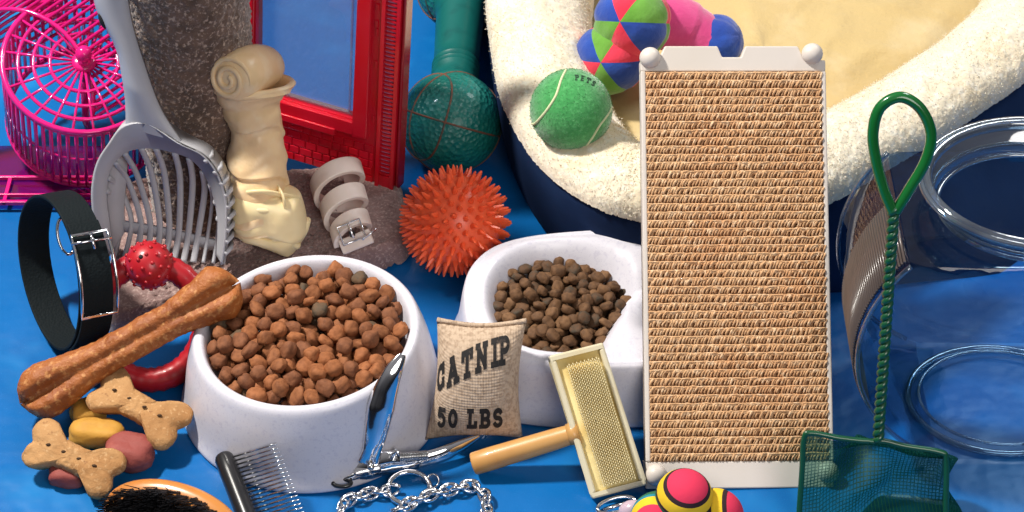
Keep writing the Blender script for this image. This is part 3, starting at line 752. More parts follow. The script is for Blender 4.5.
def biscp(name, label, c, r, m, seed, rot=0):
    b = MB(); rt = Matrix.Rotation(rot, 3, 'Z')
    b.ball(c, r, 36, 24, rot=rt, fn=lambda d: (1/(abs(d.x)**3.2+abs(d.y)**3.2+abs(d.z)**3.2)**(1/3.2))*.9+.14*nz(d+Vector((seed, 0, 0)), 1.6)+.04*nz(d, 7))
    tag(b.build(name, m), label, 'dog treat', 'treat pieces under the biscuits')
biscuit('tan bone biscuit lying higher, on the yellow and dark red treats beside the white bowl', fA, 109, 391, 169, 425, 2.3, 1.35, .85, 4)
biscuit('tan bone biscuit lying lower left, on top of a small pinkish red treat', fB, 43, 445, 104, 473, 2.3, 1.3, .8, 4)
biscp('treat_nugget', 'golden yellow oblong treat between the two bone biscuits', W(97, 434, 1.2), (2.45, 1.25, 1.2), M_bisy, 1, R(-3))
biscp('treat_nugget', 'tan treat lump behind the yellow one, under the upper biscuit', W(88, 412, .9), (1.5, 1.3, 1.0), M_bisy, 5, R(20))
biscp('treat_nugget', 'dark red rounded treat under the right end of the upper biscuit', W(130, 452, 1.25), (2.1, 1.7, 1.3), M_bisr, 9, R(-12))
biscp('treat_nugget', 'small pinkish red treat poking out below the lower biscuit', W(66, 476, .8), (1.5, 1.0, .9), M_bisr, 13, R(-10))
# ------------------------------------------------------------------ kibble: pieces dropped one by one into a bowl
def kib_meshes(r, mats, tagn, nvar=8):
    res = []
    for v in range(nvar):
        b = MB(); sd = random.random()*50
        b.ball((0, 0, 0), (r*1.05, r*random.uniform(.92, 1.05), r*random.uniform(.62, .85)), 14, 10, fn=lambda d: (1/(abs(d.x)**2.7+abs(d.y)**2.7+abs(d.z)**3.2)**(1/2.9))*.96+.24*nz(d+Vector((sd, 0, 0)), 1.4)+.08*nz(d+Vector((0, sd, 0)), 4))
        for m in mats:
            o = b.build('kibble_piece', m, origin=(0, 0, 0)); res.append((o.data, m)); bpy.data.objects.remove(o)
    return res
def pour(cx, cy, inside, floor, r, count, meshes, wts, label, group, name, cat, cap):
    P = []; tries = 0
    while len(P) < count and tries < count*6:
        tries += 1; best = None
        for _ in range(26):
            x, y = inside(r*.95)
            rr = r*random.uniform(.9, 1.08)
            z = floor+rr
            for (a, b_, c_, q) in P:
                d2 = (x-a)**2+(y-b_)**2; s_ = (rr+q)*.88
                if d2 < s_*s_: z = max(z, c_+sqrt(s_*s_-d2))
            if best is None or z < best[2]: best = (x, y, z, rr)
        if best[2] <= cap(best[0], best[1]): P.append(best)
    for (x, y, z, rr) in P:
        me, m = random.choices(meshes, wts)[0]
        o = bpy.data.objects.new(name, me); col.objects.link(o)
        o.location = Vector((x, y, z))*S; o.scale = (rr/r*random.uniform(.88, 1.14), rr/r*random.uniform(.88, 1.1), rr/r*random.uniform(.8, 1.1))
        o.rotation_euler = (random.uniform(-.9, .9), random.uniform(-.9, .9), random.uniform(0, 6.3))
        dk = 'olive' in m.name
        tag(o, label[1] if dk else label[0], cat, group[1] if dk else group[0])
    return len(P)
# ------------------------------------------------------------------ large bowl
BC = W(314, 397, 0); Rb, Rr, Hb = 10.45, 9.05, 7.2
bowl = thing('pet_bowl', 'large round speckled white pet bowl full of brown kibble', 'pet bowl', BC)
rimc = W(305, 327, Hb)
sh = Vector((rimc.x-BC.x, rimc.y-BC.y, 0))/Hb*.55
def bowlpt(r, z, a, slope=.06):
    k = z/Hb; x, y = r*cos(a), r*sin(a)
    return Vector((BC.x+x+sh.x*z, BC.y+y+sh.y*z, z+slope*x*k))
prof = [(Rb-.6, .05), (Rb+.12, .08), (Rb+.2, .35), (Rb+.02, .8), (Rb-.2, 1.4), (Rb-.48, 3.2), (Rb-.8, 5), (Rr+.15, 6.3), (Rr-.02, 6.9), (Rr-.28, 7.22), (Rr-.62, 7.3), (Rr-.92, 7.1), (Rr-1.1, 6.6), (Rr-1.35, 5.2), (Rr-1.9, 4.1), (Rr-3, 3.6), (.3, 3.6)]
b = MB(); b.grid([[bowlpt(r, z, 2*pi*k/120) for k in range(120)] for r, z in prof], cv=True)
b.build('bowl_body', M_bowl, bowl, sub=1)
kc = bowlpt(0, 6.5, 0)
def ins(r):
    a = random.uniform(0, 2*pi); q = (Rr-.95-r)*sqrt(random.random()); return kc.x+q*cos(a), kc.y+q*sin(a)
random.seed(11)
km = kib_meshes(.70, M_kib, 'a'); wk = [4, 4, 3.5, .35]*8
n1 = pour(kc.x, kc.y, ins, 4.6, .70, 330, km, wk, ('round brown kibble piece heaped in the large round white bowl', 'dark olive kibble piece among the brown ones in the large white bowl'),
     ('brown kibble in the large bowl', 'dark kibble in the large bowl'), 'kibble_piece', 'kibble',
     lambda x, y: 8.0+.06*(x-kc.x)-.018*((x-kc.x)**2+(y-kc.y)**2)+.12)
# ------------------------------------------------------------------ small double bowl
C1 = W(563, 350, 0); Hs = 6.3; C2 = C1+Vector((12.0, 0.6, 0))
bw2 = thing('double_bowl', 'smaller white double diner bowl of dark kibble behind the catnip bag', 'pet bowl', (C1.x+6, C1.y-1, 0))
dirv = (C2-C1).normalized(); nrv = Vector((-dirv.y, dirv.x, 0))
def sdf(x, y):
    p = Vector((x, y, 0))-C1; a = p.dot(dirv); c_ = abs(p.dot(nrv)); L0 = (C2-C1).length
    a2 = max(0, -a, a-L0); pw = 2.5
    return (a2**pw+c_**pw)**(1/pw)                     # distance from the long middle line
def sm(e0, e1, x): t = min(1, max(0, (x-e0)/(e1-e0))); return t*t*(3-2*t)
mid = C1+dirv*5.4
off1 = Vector((.1, -.2, 0))
def zbowl(x, y):
    d = sdf(x, y); z = Hs
    if d > 7.4: z = Hs*(1-((d-7.4)/1.75))if 0 else Hs
    p = Vector((x, y, 0))-C1; a, c_ = p.dot(dirv), p.dot(nrv)
    def cav(a, c_, r0, lim, sg=1):
        c_s = c_*sg
        q = (abs(a)**2.3+abs(c_)**2.3)**(1/2.3)-r0; q2 = (a*.88-c_s*.47-lim)
        return max(q, q2) if max(q, q2) < 0 else max(q, q2)
    s1 = cav(a-.2, c_, 6.3, 4.9); s2 = cav(-(a-12.6), -c_, 7.0, 6.2)
    s_ = min(s1, s2)
    rim = -.25*sm(-.2, -1.4, -abs(s_)) if 0 else 0
    dep = sm(.55, -2.2, s_)
    z = Hs-3.7*dep-.35*sm(6.6, 7.9, d)
    return z
b = MB(); NA, rows = 150, []
# body sheet laid out in rings of the rounded outline, then the flared side
def ringpt(t, k, extra=0):
    a = 2*pi*k/NA; L0 = (C2-C1).length
    # outline point on the stadium at distance r
    r = 8.0
    ca, sa = cos(a), sin(a)
    base = C1 if ca < 0 else C2
    ex = 2/2.5; x = math.copysign(abs(ca)**ex, ca)*(r+extra); y = math.copysign(abs(sa)**ex, sa)*(r+extra)
    P = (C1+C2)/2+dirv*(x+(L0/2)*(math.tanh(ca*2.4)/math.tanh(2.4)))+nrv*y
    return P
ctr = (C1+C2)/2
for e_, z_ in ((.25, .05), (1.15, .06), (1.22, .3), (1.02, .75), (.85, 1.3), (.55, 3), (.3, 4.8), (.12, 5.7)):
    rows.append([ringpt(0, k, e_)+Vector((0, 0, z_)) for k in range(NA)])
rows.append([Vector((*ringpt(0, k, -.12).xy, 6.12)) for k in range(NA)])
b.grid(rows, cv=True)
# top face as a fine height field clipped to the outline
edge = [ringpt(0, k, -.12) for k in range(NA)]
rows = []
for j in range(71):
    t = 1-j/70; row = []
    for k in range(NA):
        seg = C1+dirv*max(0, min((C2-C1).length, (edge[k]-C1).dot(dirv)))
        p = lerp(seg, edge[k], t); z = zbowl(p.x, p.y) if j else 6.12
        if j in (1, 2): z = max(6.12, z)
        row.append((p.x, p.y, z if j > 0 else 6.12))
    rows.append(row)
b.grid(rows, cv=True); b.build('bowl_body', M_bowl, bw2)
def ins2(r):
    while True:
        a, c_ = random.uniform(-6, 5.5), random.uniform(-5.8, 5.8)
        if (abs(a)**2.3+abs(c_)**2.3)**(1/2.3) < 6.1-r and a*.88-c_*.47 < 4.9-r:
            p = C1+dirv*a+nrv*c_; return p.x, p.y
kk = kib_meshes(.56, M_kid, 'b'); wk = [4, 3, 2]*8
pcen = C1-dirv*1.0
n2 = pour(C1.x, C1.y, ins2, 2.75, .56, 290, kk, wk, ('small dark brown kibble piece in the smaller white double bowl', ''), ('kibble in the smaller bowl', ''), 'small_kibble_piece', 'kibble',
     lambda x, y: 6.1-.045*((x-pcen.x)**2+(y-pcen.y)**2))
print('KIBBLE', n1, n2)

# ------------------------------------------------------------------ catnip bag
fc = Frame(W(474, 441, .8), R(60), yaw=R(-6))
bag = thing('catnip_bag', 'small tan burlap catnip bag leaning between the two white bowls', 'catnip bag', fc.O)
cor = [Vector(fc.uv(x, y)) for x, y in ((425, 440), (523, 439), (526, 322), (437, 321))]
def bagh(s_, t_): return 2.3*max(0, 1-abs(s_)**2.4)**.6*max(0, 1-abs(t_)**2.4)**.6
def bagp(s_, t_, sg=1, ex=0):
    a, c_ = (s_+1)/2, (t_+1)/2
    a2, c2_ = a, c_
    p = cor[0]*(1-a2)*(1-c2_)+cor[1]*a2*(1-c2_)+cor[2]*a2*c2_+cor[3]*(1-a2)*c2_
    cm = (cor[0]+cor[2])/2
    p = p+(cm-p)*(.12*(1-t_*t_)*(abs(s_)**4)+.09*(1-s_*s_)*(abs(t_)**4))
    h = bagh(s_, t_); P = fc.at(p.x, p.y, 0)
    return P+fc.n*(sg*h+ex+.12*nz(P, .5)*(1 if h > .1 else .3))
b = MB()
for sg in (1, -1): b.grid([[bagp(-1+2*i/44, -1+2*j/44, sg) for j in range(45)] for i in range(45)])
b.build('sack', M_burlap, bag)
b = MB()
for edge_ in ([(-1+2*k/30, 1) for k in range(31)],):
    b.tube([bagp(s_, t_)+fc.v*.12+fc.n*.05*sin(k*3) for k, (s_, t_) in enumerate(edge_)], .2, 6)
b.build('top_hem', M_burlap, bag)
# slab lettering, strokes drawn in a unit cell
def arc(cx, cy, rx, ry, a0, a1, n=12): return [(cx+rx*cos(R(lerp(a0, a1, k/n))), cy+ry*sin(R(lerp(a0, a1, k/n)))) for k in range(n+1)]
GL = {'C': [arc(.42, .5, .32, .4, 40, 320), [(.68, .62), (.68, .95)], [(.68, .38), (.68, .12)]],
      'A': [[(.05, .06), (.4, .92)], [(.4, .92), (.72, .06)], [(.2, .36), (.6, .36)], [(-.05, .06), (.22, .06)], [(.52, .06), (.85, .06)], [(.2, .93), (.45, .93)]],
      'T': [[(.02, .9), (.76, .9)], [(.39, .9), (.39, .06)], [(.2, .06), (.58, .06)], [(.06, .9), (.06, .66)], [(.72, .9), (.72, .66)]],
      'N': [[(.14, .06), (.14, .92)], [(.14, .88), (.66, .12)], [(.66, .06), (.66, .92)], [(-.02, .06), (.3, .06)], [(-.02, .93), (.2, .93)], [(.52, .93), (.8, .93)]],
      'I': [[(.3, .06), (.3, .92)], [(.08, .06), (.52, .06)], [(.08, .93), (.52, .93)]],
      'P': [[(.18, .06), (.18, .92)], [(.18, .92)]+arc(.42, .7, .24, .22, 90, -90)+[(.18, .48)], [(0, .06), (.4, .06)], [(0, .93), (.2, .93)]],
      '5': [[(.62, .9), (.16, .9), (.14, .56)], [(.14, .56)]+arc(.36, .34, .26, .28, 100, -140)],
      '0': [arc(.38, .5, .26, .4, 0, 360, 20)],
      'L': [[(.18, .06), (.18, .92)], [(0, .93), (.38, .93)], [(0, .08), (.62, .08)], [(.62, .08), (.62, .34)]],
      'B': [[(.16, .06), (.16, .92)], [(.0, .92)]+arc(.4, .71, .22, .21, 90, -90)+[(.16, .5)], [(.16, .5)]+arc(.42, .28, .24, .21, 90, -90)+[(.0, .07)]],
      'S': [arc(.38, .7, .24, .2, 20, 250)+arc(.38, .29, .25, .21, 90, -160)],
      'E': [[(.16, .06), (.16, .92)], [(.02, .9), (.6, .9)], [(.16, .5), (.5, .5)], [(.02, .08), (.62, .08)]]}
def strokes(ch, sw):
    q = []
    for st in GL[ch]:
        for i in range(len(st)-1):
            a, c_ = Vector(st[i]), Vector(st[i+1]); d = c_-a
            if d.length < 1e-6: continue
            m_ = max(1, int(d.length/.12)); e = d.normalized(); n_ = Vector((-e.y, e.x))*sw/2
            a = a-e*sw*.3; c_ = c_+e*sw*.3
            for k in range(m_):
                p, r_ = lerp(a, c_, k/m_), lerp(a, c_, (k+1)/m_); q.append([p-n_, r_-n_, r_+n_, p+n_])
    return q
def write(b, txt, place, sw=.24, adv=.95):
    x = 0; k_ = 0
    for ch in txt:
        if ch != ' ':
            for qd in strokes(ch, sw):
                k_ += 1
                V = [place(x, p.x, p.y, k_) for p in qd]; b.add(V, [(0, 1, 2, 3)])
        x += (adv*.62 if ch in ' I' else adv)
    return x
b = MB()
def plc(x, gx, gy, k_):
    t = (x)/5.3; th = R(24)-t*R(16)
    hgt = .44; s_ = -.88+x*.315+gx*.285*cos(th)-gy*.30*sin(th)*.5
    tt = -.16+.56*sin(min(1, t+.02)*pi*.5)+gy*hgt+gx*.16*(1-t)
    return bagp(min(.96, s_), tt, 1, .05+.0015*(k_ % 7))
write(b, 'CATNIP', plc)
def plc2(x, gx, gy, k_): return bagp(-.78+x*.272+gx*.265, -.72+gy*.36, 1, .05+.0015*(k_ % 7))
write(b, '50 LBS', plc2, .25)
b.build('lettering', M_blk, bag, smooth=False, merge=False)

# ------------------------------------------------------------------ slicker brush
fk = Frame(W(592, 500, .3), R(42), yaw=R(8))
q0 = [Vector(fk.uv(*p)) for p in ((592, 499), (646, 485), (608, 342), (543, 357))]
u_ = (q0[1]-q0[0]).normalized(); Wd = (q0[1]-q0[0]).length; v_ = Vector((-u_.y, u_.x)); Hd = ((q0[3]-q0[0]).length+(q0[2]-q0[1]).length)/2
vv = (q0[3]+q0[2]-q0[0]-q0[1]).normalized()
fk2 = Frame((0, 0, 0), 0); fk2.O = fk.at(*q0[0]); fk2.u = fk.u*u_.x+fk.v*u_.y; fk2.n = fk.n; fk2.v = fk.u*vv.x+fk.v*vv.y
slb = thing('slicker_brush', 'slicker brush with yellow pin pad and wooden handle leaning on the white double bowl', 'grooming brush', fk2.O)
b = MB(); e = .44
for (a0_, a1_, b0_, b1_) in ((0, Wd, 0, e), (0, Wd, Hd-e, Hd), (0, e, e, Hd-e), (Wd-e, Wd, e, Hd-e)): b.box(fk2, a0_, a1_, b0_, b1_, -.5, .35)
b.box(fk2, .1, Wd-.1, .1, Hd-.1, -.6, -.3)
b.build('frame', M_padf, slb, smooth=False, bevel=.14)
b = MB(); b.grid([[fk2.at(lerp(e-.05, Wd-e+.05, i/12), lerp(e-.05, Hd-e+.05, j/24), -.25+.45*(sin(pi*i/12)*sin(pi*j/24))**.4) for j in range(25)] for i in range(13)]); b.build('pad', M_pad, slb)
b = MB()
nx, ny = 17, 42
for i in range(nx):
    for j in range(ny):
        a, c_ = lerp(e+.65, Wd-e-.3, i/(nx-1)), lerp(e+.4, Hd-e-.45, (j+.5*(i % 2))/ny)
        b.tube([fk2.at(a, c_, .1), fk2.at(a, c_, .75), fk2.at(a-.05, c_-.14, 1.0)], .04, 3)
tag_o = b.build('wire_pins', M_pin, slb)
b = MB(); h0, h1 = fk2.at(.3, Hd*.455, -.45), W(473, 464, 1.05)
hv = (h0-h1).normalized(); hp_ = [h1, h1+hv*.12, h1+hv*1.5, h1+hv*4, h1+hv*6.5, h1+hv*8, h0-hv*.0]
b.tube([h1-hv*.05]+hp_, [.55, .82, .9, .92, .88, .84, .78, .8], 20); b.build('handle', M_wood, slb, angle=50)
b = MB(); b.tube([h0-hv*.55, h0+hv*.3], [.86, .95], 16); b.build('ferrule', M_wood, slb)

# ------------------------------------------------------------------ nail clipper
ncl = thing('nail_clipper', 'chrome plier style nail clipper propped against the large white bowl', 'nail clipper', W(372, 468, 0))
def strap_(b, P, wds, th, up): b.tube(spline(P, 8), list(np.interp(np.linspace(0, 1, len(spline(P, 8))), np.linspace(0, 1, len(wds)), wds)), 10, flat=(1, th), up=up)
P = [W(352, 474, 1.0), W(372, 466, 1.4), W(392, 462, 1.2), W(415, 461, 1.0), W(440, 455, 1.0), W(462, 445, 1.2), W(480, 436, 1.5)]
b = MB(); strap_(b, P, [.7, 1.15, 1.1, .85, .7, .7, .5, .2], .5, (0, .3, 1)); b.build('lower_handle', M_chrome, ncl)
P = [W(368, 462, 2.0), W(373, 446, 3.4), W(378, 420, 5.4), W(384, 396, 7.2), W(392, 374, 8.8), W(403, 354, 9.9)]
b = MB(); strap_(b, P, [.95, .8, 1.0, 1.1, .95, .7, .25], .45, (1, .2, 0)); b.build('upper_handle', M_chrome, ncl)
b = MB(); b.box(Frame(W(364, 462, 1.5), R(20), roll=R(14)), -1.0, 1.2, -1.1, 1.1, -.35, .55); b.build('pivot_block', M_chrome, ncl, smooth=False, bevel=.2)
b = MB(); b.ball(W(362, 455, 2.3), .32, 14, 8); b.ball(W(371, 467, 2.1), .3, 14, 8); b.build('rivets', M_steel, ncl)
b = MB(); strap_(b, [W(358, 474, 1.1), W(345, 479, .9), W(334, 483, .7)], [.5, .45, .35], .5, (0, .3, 1)); b.build('jaw', M_chrome, ncl)
b = MB(); b.tube([W(333+9*cos(a)+9, 483+3.5*sin(a), .9) for a in [2*pi*k/24 for k in range(24)]], .17, 8, closed=True); b.build('cutting_ring', M_black, ncl)
b = MB(); s0, s1 = W(400, 457, 1.9), W(428, 455, 1.8); dv = (s1-s0); e1 = Vector((0, 0, 1)); e2 = dv.normalized().cross(e1)
b.tube([s0+dv*(k/170)+(e1*cos(k*.62)+e2*sin(k*.62))*.33 for k in range(171)], .07, 5); b.build('spring', M_steel, ncl)
b = MB(); b.tube([W(392, 459, 1.8), W(396, 450, 2.4), W(402, 457, 1.9)], [.3, .2, .15], 8); b.build('lock_tab', M_chrome, ncl)

# ------------------------------------------------------------------ metal comb
cmb = thing('comb', 'steel toothed grooming comb with a round black handle in front of the large bowl', 'comb', W(240, 490, 0))
h0, h1 = W(223, 455, 1.9), W(258, 545, .95)
b = MB(); b.tube([h0, h0+(h1-h0)*.02, h0+(h1-h0)*.05]+[lerp(h0, h1, t) for t in (.2, .4, .6, .8, 1)], [.45, .68, .78, .8, .8, .8, .8, .78], 20); b.build('handle', M_black, cmb)
b = MB(); NTT = 24
for k in range(NTT):
    t = .05+k*.045; p = lerp(h0, h1, t); ln = 1
    tip = lerp(W(276, 442, 4.9), W(312, 531, 3.2), t-.03)
    b.tube([p, lerp(p, tip, .8), tip], [.085, .08, .055], 6)
b.build('teeth', M_chrome, cmb)

# ------------------------------------------------------------------ oval bristle brush
fo = Frame(W(176, 528, 1.8), R(38), yaw=R(-22))
ovb = thing('bristle_brush', 'oval varnished wooden brush with black bristles at the bottom edge', 'bristle brush', fo.O)
cu, cv_ = fo.uv(174, 524); ol = []
for k in range(48):
    a = 2*pi*k/48; ol.append((cu+5.9*cos(a), cv_+3.1*sin(a)))
b = MB(); b.pillow(ol, fo, .8, 1.0, 6, 8); b.build('wooden_back', M_wood2, ovb)
b = MB(); random.seed(5)
for k in range(620):
    r_ = sqrt(random.random()); a = random.uniform(0, 2*pi); x, y = cu+5.1*r_*cos(a)+.3, cv_+2.5*r_*sin(a)-.1
    p = fo.at(x, y, .6)
    for j in range(5):
        d = fo.n*random.uniform(1.5, 2.0)+Vector((random.gauss(0, .2)-.35, random.gauss(0, .2)-.3, 0)); q = p+fo.u*random.gauss(0, .08)+fo.v*random.gauss(0, .08)
        b.tube([q, q+d], [.055, .03], 3, caps=False)
b.build('bristles', M_brist, ovb)

# ------------------------------------------------------------------ choke chain
chn = thing('choke_chain', 'silver twisted link choke chain with a large ring in front of the clipper', 'chain collar', W(412, 495, 0))
def ringt(b, c, e1, e2, r1, r2, th, n=24): b.tube([Vector(c)+e1*r1*cos(2*pi*k/n)+e2*r2*sin(2*pi*k/n) for k in range(n)], th, 8, closed=True)
b = MB(); ringt(b, W(409, 488, .5), Vector((1, 0, 0)), Vector((0, .97, .12)), 1.6, 1.55, .22, 32); b.build('end_ring', M_chrome, chn)
b = MB(); ringt(b, W(352, 536, .4), Vector((1, 0, 0)), Vector((0, 1, .05)), 1.6, 1.55, .22, 32); b.build('slip_ring', M_chrome, chn)
def chain(b, P, seed):
    P = resamp(spline(P, 10), 400); L0 = sum((P[i+1]-P[i]).length for i in range(399)); nl = int(L0/.82); random.seed(seed)
    for i in range(nl):
        j = int(i*399/nl); p = P[j]; t = (P[min(j+6, 399)]-P[max(j-6, 0)]).normalized()
        a = (R(35) if i % 2 else R(-50))+random.uniform(-.2, .2); s_ = Vector((0, 0, 1)).cross(t).normalized(); k_ = s_*cos(a)+Vector((0, 0, 1))*sin(a)
        n_ = t.cross(k_)
        b.tube([p+t*.72*cos(2*pi*q/20)+k_*.45*sin(2*pi*q/20)+n_*.12*sin(4*pi*q/20) for q in range(20)], .15, 7, closed=True)
b = MB()
chain(b, [W(391, 490, .5), W(374, 493, .5), W(357, 497, .5), W(343, 506, .5), W(345, 522, .5), W(352, 530, .5)], 1)
chain(b, [W(400, 508, .5), W(412, 503, .6), W(428, 496, .7), W(440, 492, .6), W(455, 489, .6), W(470, 486, .5), W(482, 492, .5), W(487, 505, .5), W(480, 525, .5), W(440, 545, .5), W(390, 540, .5), W(395, 512, .5)], 2)
b.build('links', M_chrome, chn)
b = MB(); ringt(b, W(433, 481, .5), Vector((.8, .6, 0)), Vector((-.3, .5, .6)), .5, .6, .07); b.build('hang_tag_loop', M_steel, chn)

# ------------------------------------------------------------------ small metal clip by the striped balls
b = MB(); fz = Frame(W(616, 505, .45), R(10), roll=R(18))
b.tube([fz.at(x, y, 0) for x, y in [(1.5*cos(a), .62*sin(a)) for a in [2*pi*k/28 for k in range(28)]]], .16, 8, closed=True)
b.tube([fz.at(-1.1, -.2, .1), fz.at(1.0, -.1, .1)], .13, 8)
tag(b.build('snap_ring', M_chrome), 'small oval silver clip left of the striped foam balls', 'metal clip')

# ------------------------------------------------------------------ striped foam balls
def striped(label, c, r, axis, bands, offs=0):
    axis = Vector(axis).normalized(); rot = axis.to_track_quat('Z', 'Y').to_matrix(); b = MB(); c = Vector(c)
    th = [0]
    for (a, m_) in bands: th += [a]
    rows = []; mi = []
    for i, (a, m_) in enumerate(bands):
        s_ = th[i]; n_ = max(1, int((a-s_)/6))
        for k in range(n_): rows.append(lerp(s_, a, k/n_)); mi.append(m_)
    rows.append(180)
    for i in range(len(rows)-1):
        def rr(t): return [c+rot @ (Vector((sin(R(t))*cos(2*pi*k/40), sin(R(t))*sin(2*pi*k/40), cos(R(t))))*r) for k in range(40)]
        b.grid([rr(rows[i]), rr(rows[i+1])], cv=True, mi=mi[i])
    tag(b.build('striped_ball', M_foam), label, 'foam ball', 'striped foam balls')
s1 = W(684, 497, 4.1)
striped('striped foam ball on top of the others, with pink cap and yellow and green bands', s1, 2.15, (.12, -.15, 1), [(46, 0), (56, 1), (79, 2), (86, 1), (108, 3), (116, 1), (180, 4)])
striped('striped foam ball at the right with a pink side and upright yellow band', W(716, 516, 2.1), 2.1, (.9, -.1, .25), [(56, 0), (66, 1), (88, 2), (98, 1), (125, 3), (180, 4)])
striped('striped foam ball at the left with a pink face ringed in yellow', W(658, 519, 2.1), 2.1, (-.25, -.8, .45), [(50, 0), (72, 2), (82, 5), (110, 3), (180, 4)])
b = MB(); q = W(634, 512, 1.0); b.ball(q, (1.2, .9, 1.0), 20, 14); tag(b.build('toy_bell', mat('pearl', (0.55, 0.42, 0.5), .25, coat=.5)), 'small pearly lilac bead beside the left striped ball', 'toy bead')
# ------------------------------------------------------------------ tennis ball
tc_ = W(571, 110, 13.6); TR = 3.42
ten = thing('tennis_ball', 'green tennis ball resting on the fleece rim of the pet bed', 'tennis ball', tc_-Vector((0, 0, TR)))
b = MB(); b.ball(tc_, TR, 64, 44)
for k in range(5200):
    z = random.uniform(-1, 1); a = random.uniform(0, 2*pi); q = sqrt(1-z*z); d = Vector((q*cos(a), q*sin(a), z)); t_ = d.orthogonal().normalized(); t_ = Matrix.Rotation(random.uniform(0, 6.28), 3, d) @ t_
    b.add([tc_+d*TR*.995-t_*.035, tc_+d*TR*.995+t_*.035, tc_+d*(TR+random.uniform(.04, .12))+t_*.12], [(0, 1, 2)])
tb = b.build('felt_ball', M_felt, ten, merge=False)
b = MB()
vw = (CAM-tc_).normalized(); vx = Vector((1, 0, 0)); vx = (vx-vw*vx.dot(vw)).normalized(); vy = vw.cross(vx)
def sph(x, y, k=1.0):
    z = sqrt(max(0, 1-x*x-y*y)); return tc_+(vx*x+vy*y+vw*z)*TR*k
b.tube([sph(x, y, 1.003) for x, y in spline([Vector((-.12, .97, 0)), Vector((-.24, .72, 0)), Vector((-.36, .35, 0)), Vector((-.58, 0, 0)), Vector((-.86, -.3, 0)), Vector((-.93, -.33, 0))], 8) for x, y in [(x, y)]] if 0 else [sph(p.x, p.y, 1.003) for p in spline([Vector((-.12, .97, 0)), Vector((-.24, .72, 0)), Vector((-.36, .35, 0)), Vector((-.58, 0, 0)), Vector((-.84, -.30, 0)), Vector((-.93, -.34, 0))], 8)], .11, 8)
b.tube([sph(p.x, p.y, 1.003) for p in spline([Vector((.99, .08, 0)), Vector((.88, -.12, 0)), Vector((.68, -.38, 0)), Vector((.5, -.68, 0)), Vector((.3, -.95, 0))], 8)], .1, 8)
b.build('seam', M_line, tb)
b = MB()
def plt(x, gx, gy, k_):
    t = (x+gx*.9)/5; a = R(92-50*t); rr = .66+gy*.13
    return sph(.12+rr*cos(a)*.98, .05+rr*sin(a), 1.008+.0008*(k_ % 5))
write(b, 'PETS', plt, .22, 1.15); b.build('faded_print', M_ink, tb, smooth=False, merge=False)

# ------------------------------------------------------------------ plush bone toy in the bed
pls = thing('plush_bone', 'plush bone toy with blue, green and red panelled ends and a pink shaft', 'plush toy', W(660, 50, 8))
def panelled(c, r, axis, spin, n=6, pal=(0, 1, 2)):
    axis = Vector(axis).normalized(); rot = axis.to_track_quat('Z', 'Y').to_matrix() @ Matrix.Rotation(spin, 3, 'Z'); c = Vector(c); b = MB(); NU, NV = 48, 32
    rows = []
    for i in range(NV+1):
        th = pi*i/NV; row = []
        for k in range(NU):
            a = 2*pi*k/NU; sm_ = abs(sin(n/2*a))**.5; d = Vector((sin(th)*cos(a), sin(th)*sin(a), cos(th)))
            q = r*(1-.06*(1-sm_)*sin(th)-.05*math.exp(-((th-pi/2)/.08)**2)+.03*nz(d*3+c, 1)); row.append(c+rot @ d*q)
        rows.append(row)
    V = rows
    for i in range(NV):
        for k in range(NU):
            sec = int(k/(NU/n)); half = 0 if i < NV/2 else 1
            mi = pal[(sec+half*1) % len(pal)]
            k2 = (k+1) % NU
            b.add([V[i][k], V[i][k2], V[i+1][k2], V[i+1][k]], [(0, 1, 2, 3)], mi)
    b.build('panelled_lobe', [M_pb, M_pg, M_pr, M_pm], pls)
u1 = W(632, 22, 12.5); u2 = W(611, 58, 9.5)
panelled(u1, 3.5, (-.35, -.75, .55), R(12), 6, (1, 2, 0)); panelled(u2, 3.3, (-.3, -.8, .45), R(70), 6, (1, 0, 2))
v1 = W(716, 42, 9.0); v2 = W(712, 82, 6.8)
panelled(v1, 2.5, (.8, -.3, .5), R(20), 6, (0, 0, 0)); panelled(v2, 2.3, (.6, -.6, .5), R(50), 6, (0, 3, 1))
b = MB(); b.tube(spline([W(640, 18, 11.5), W(664, 22, 11.0), W(686, 28, 10.2), W(708, 44, 8.8)], 8), [2.2]*3+[2.5]*14+[2.35]*8, 28); b.build('shaft', M_pm, pls)
b = MB(); b.tube([W(702, 25, 9), W(714, 35, 9)], 2.0, 10)

# ------------------------------------------------------------------ sisal scratching board
SL = R(43)
fp = Frame(W(739, 487, .25), SL, yaw=R(3.6), roll=R(-2.2))
xl, yb = fp.uv(646, 489); xr, _ = fp.uv(834, 484)
_, yt = fp.uv(732, 46)
_, ys1 = fp.uv(732, 70); _, ys0 = fp.uv(739, 461)
brd = thing('scratching_board', 'tall sisal scratching board in an off-white frame propped in front of the pet bed', 'scratching board', fp.O)
TH = 1.3
b = MB()
nx0, _ = fp.uv(722, 50); nx1, _ = fp.uv(741, 50); _, ny_ = fp.uv(732, 57)
sx0, _ = fp.uv(661, 50); sx1, _ = fp.uv(801, 50); _, shy = fp.uv(732, 60)
b.prism([(xl, ys1-.1), (xr, ys1-.1), (xr, shy), (sx1+.25, shy), (sx1-.25, yt), (nx1+.35, yt), (nx1, ny_), (nx0, ny_), (nx0-.35, yt), (sx0+.3, yt), (sx0-.2, shy), (xl, shy)], fp, -TH, .0)
b.prism([(xl, yb), (xr, yb), (xr, ys0), (xl, ys0)], fp, -TH, .003)
b.box(fp, xl, xl+.38, ys0, ys1-.1, -TH, .1); b.box(fp, xr-.38, xr, ys0, ys1-.1, -TH, .1)
b.box(fp, xl+.38, xr-.38, ys0, ys1-.1, -TH, -.55)
b.build('board_frame', M_white, brd, smooth=False, bevel=.1)
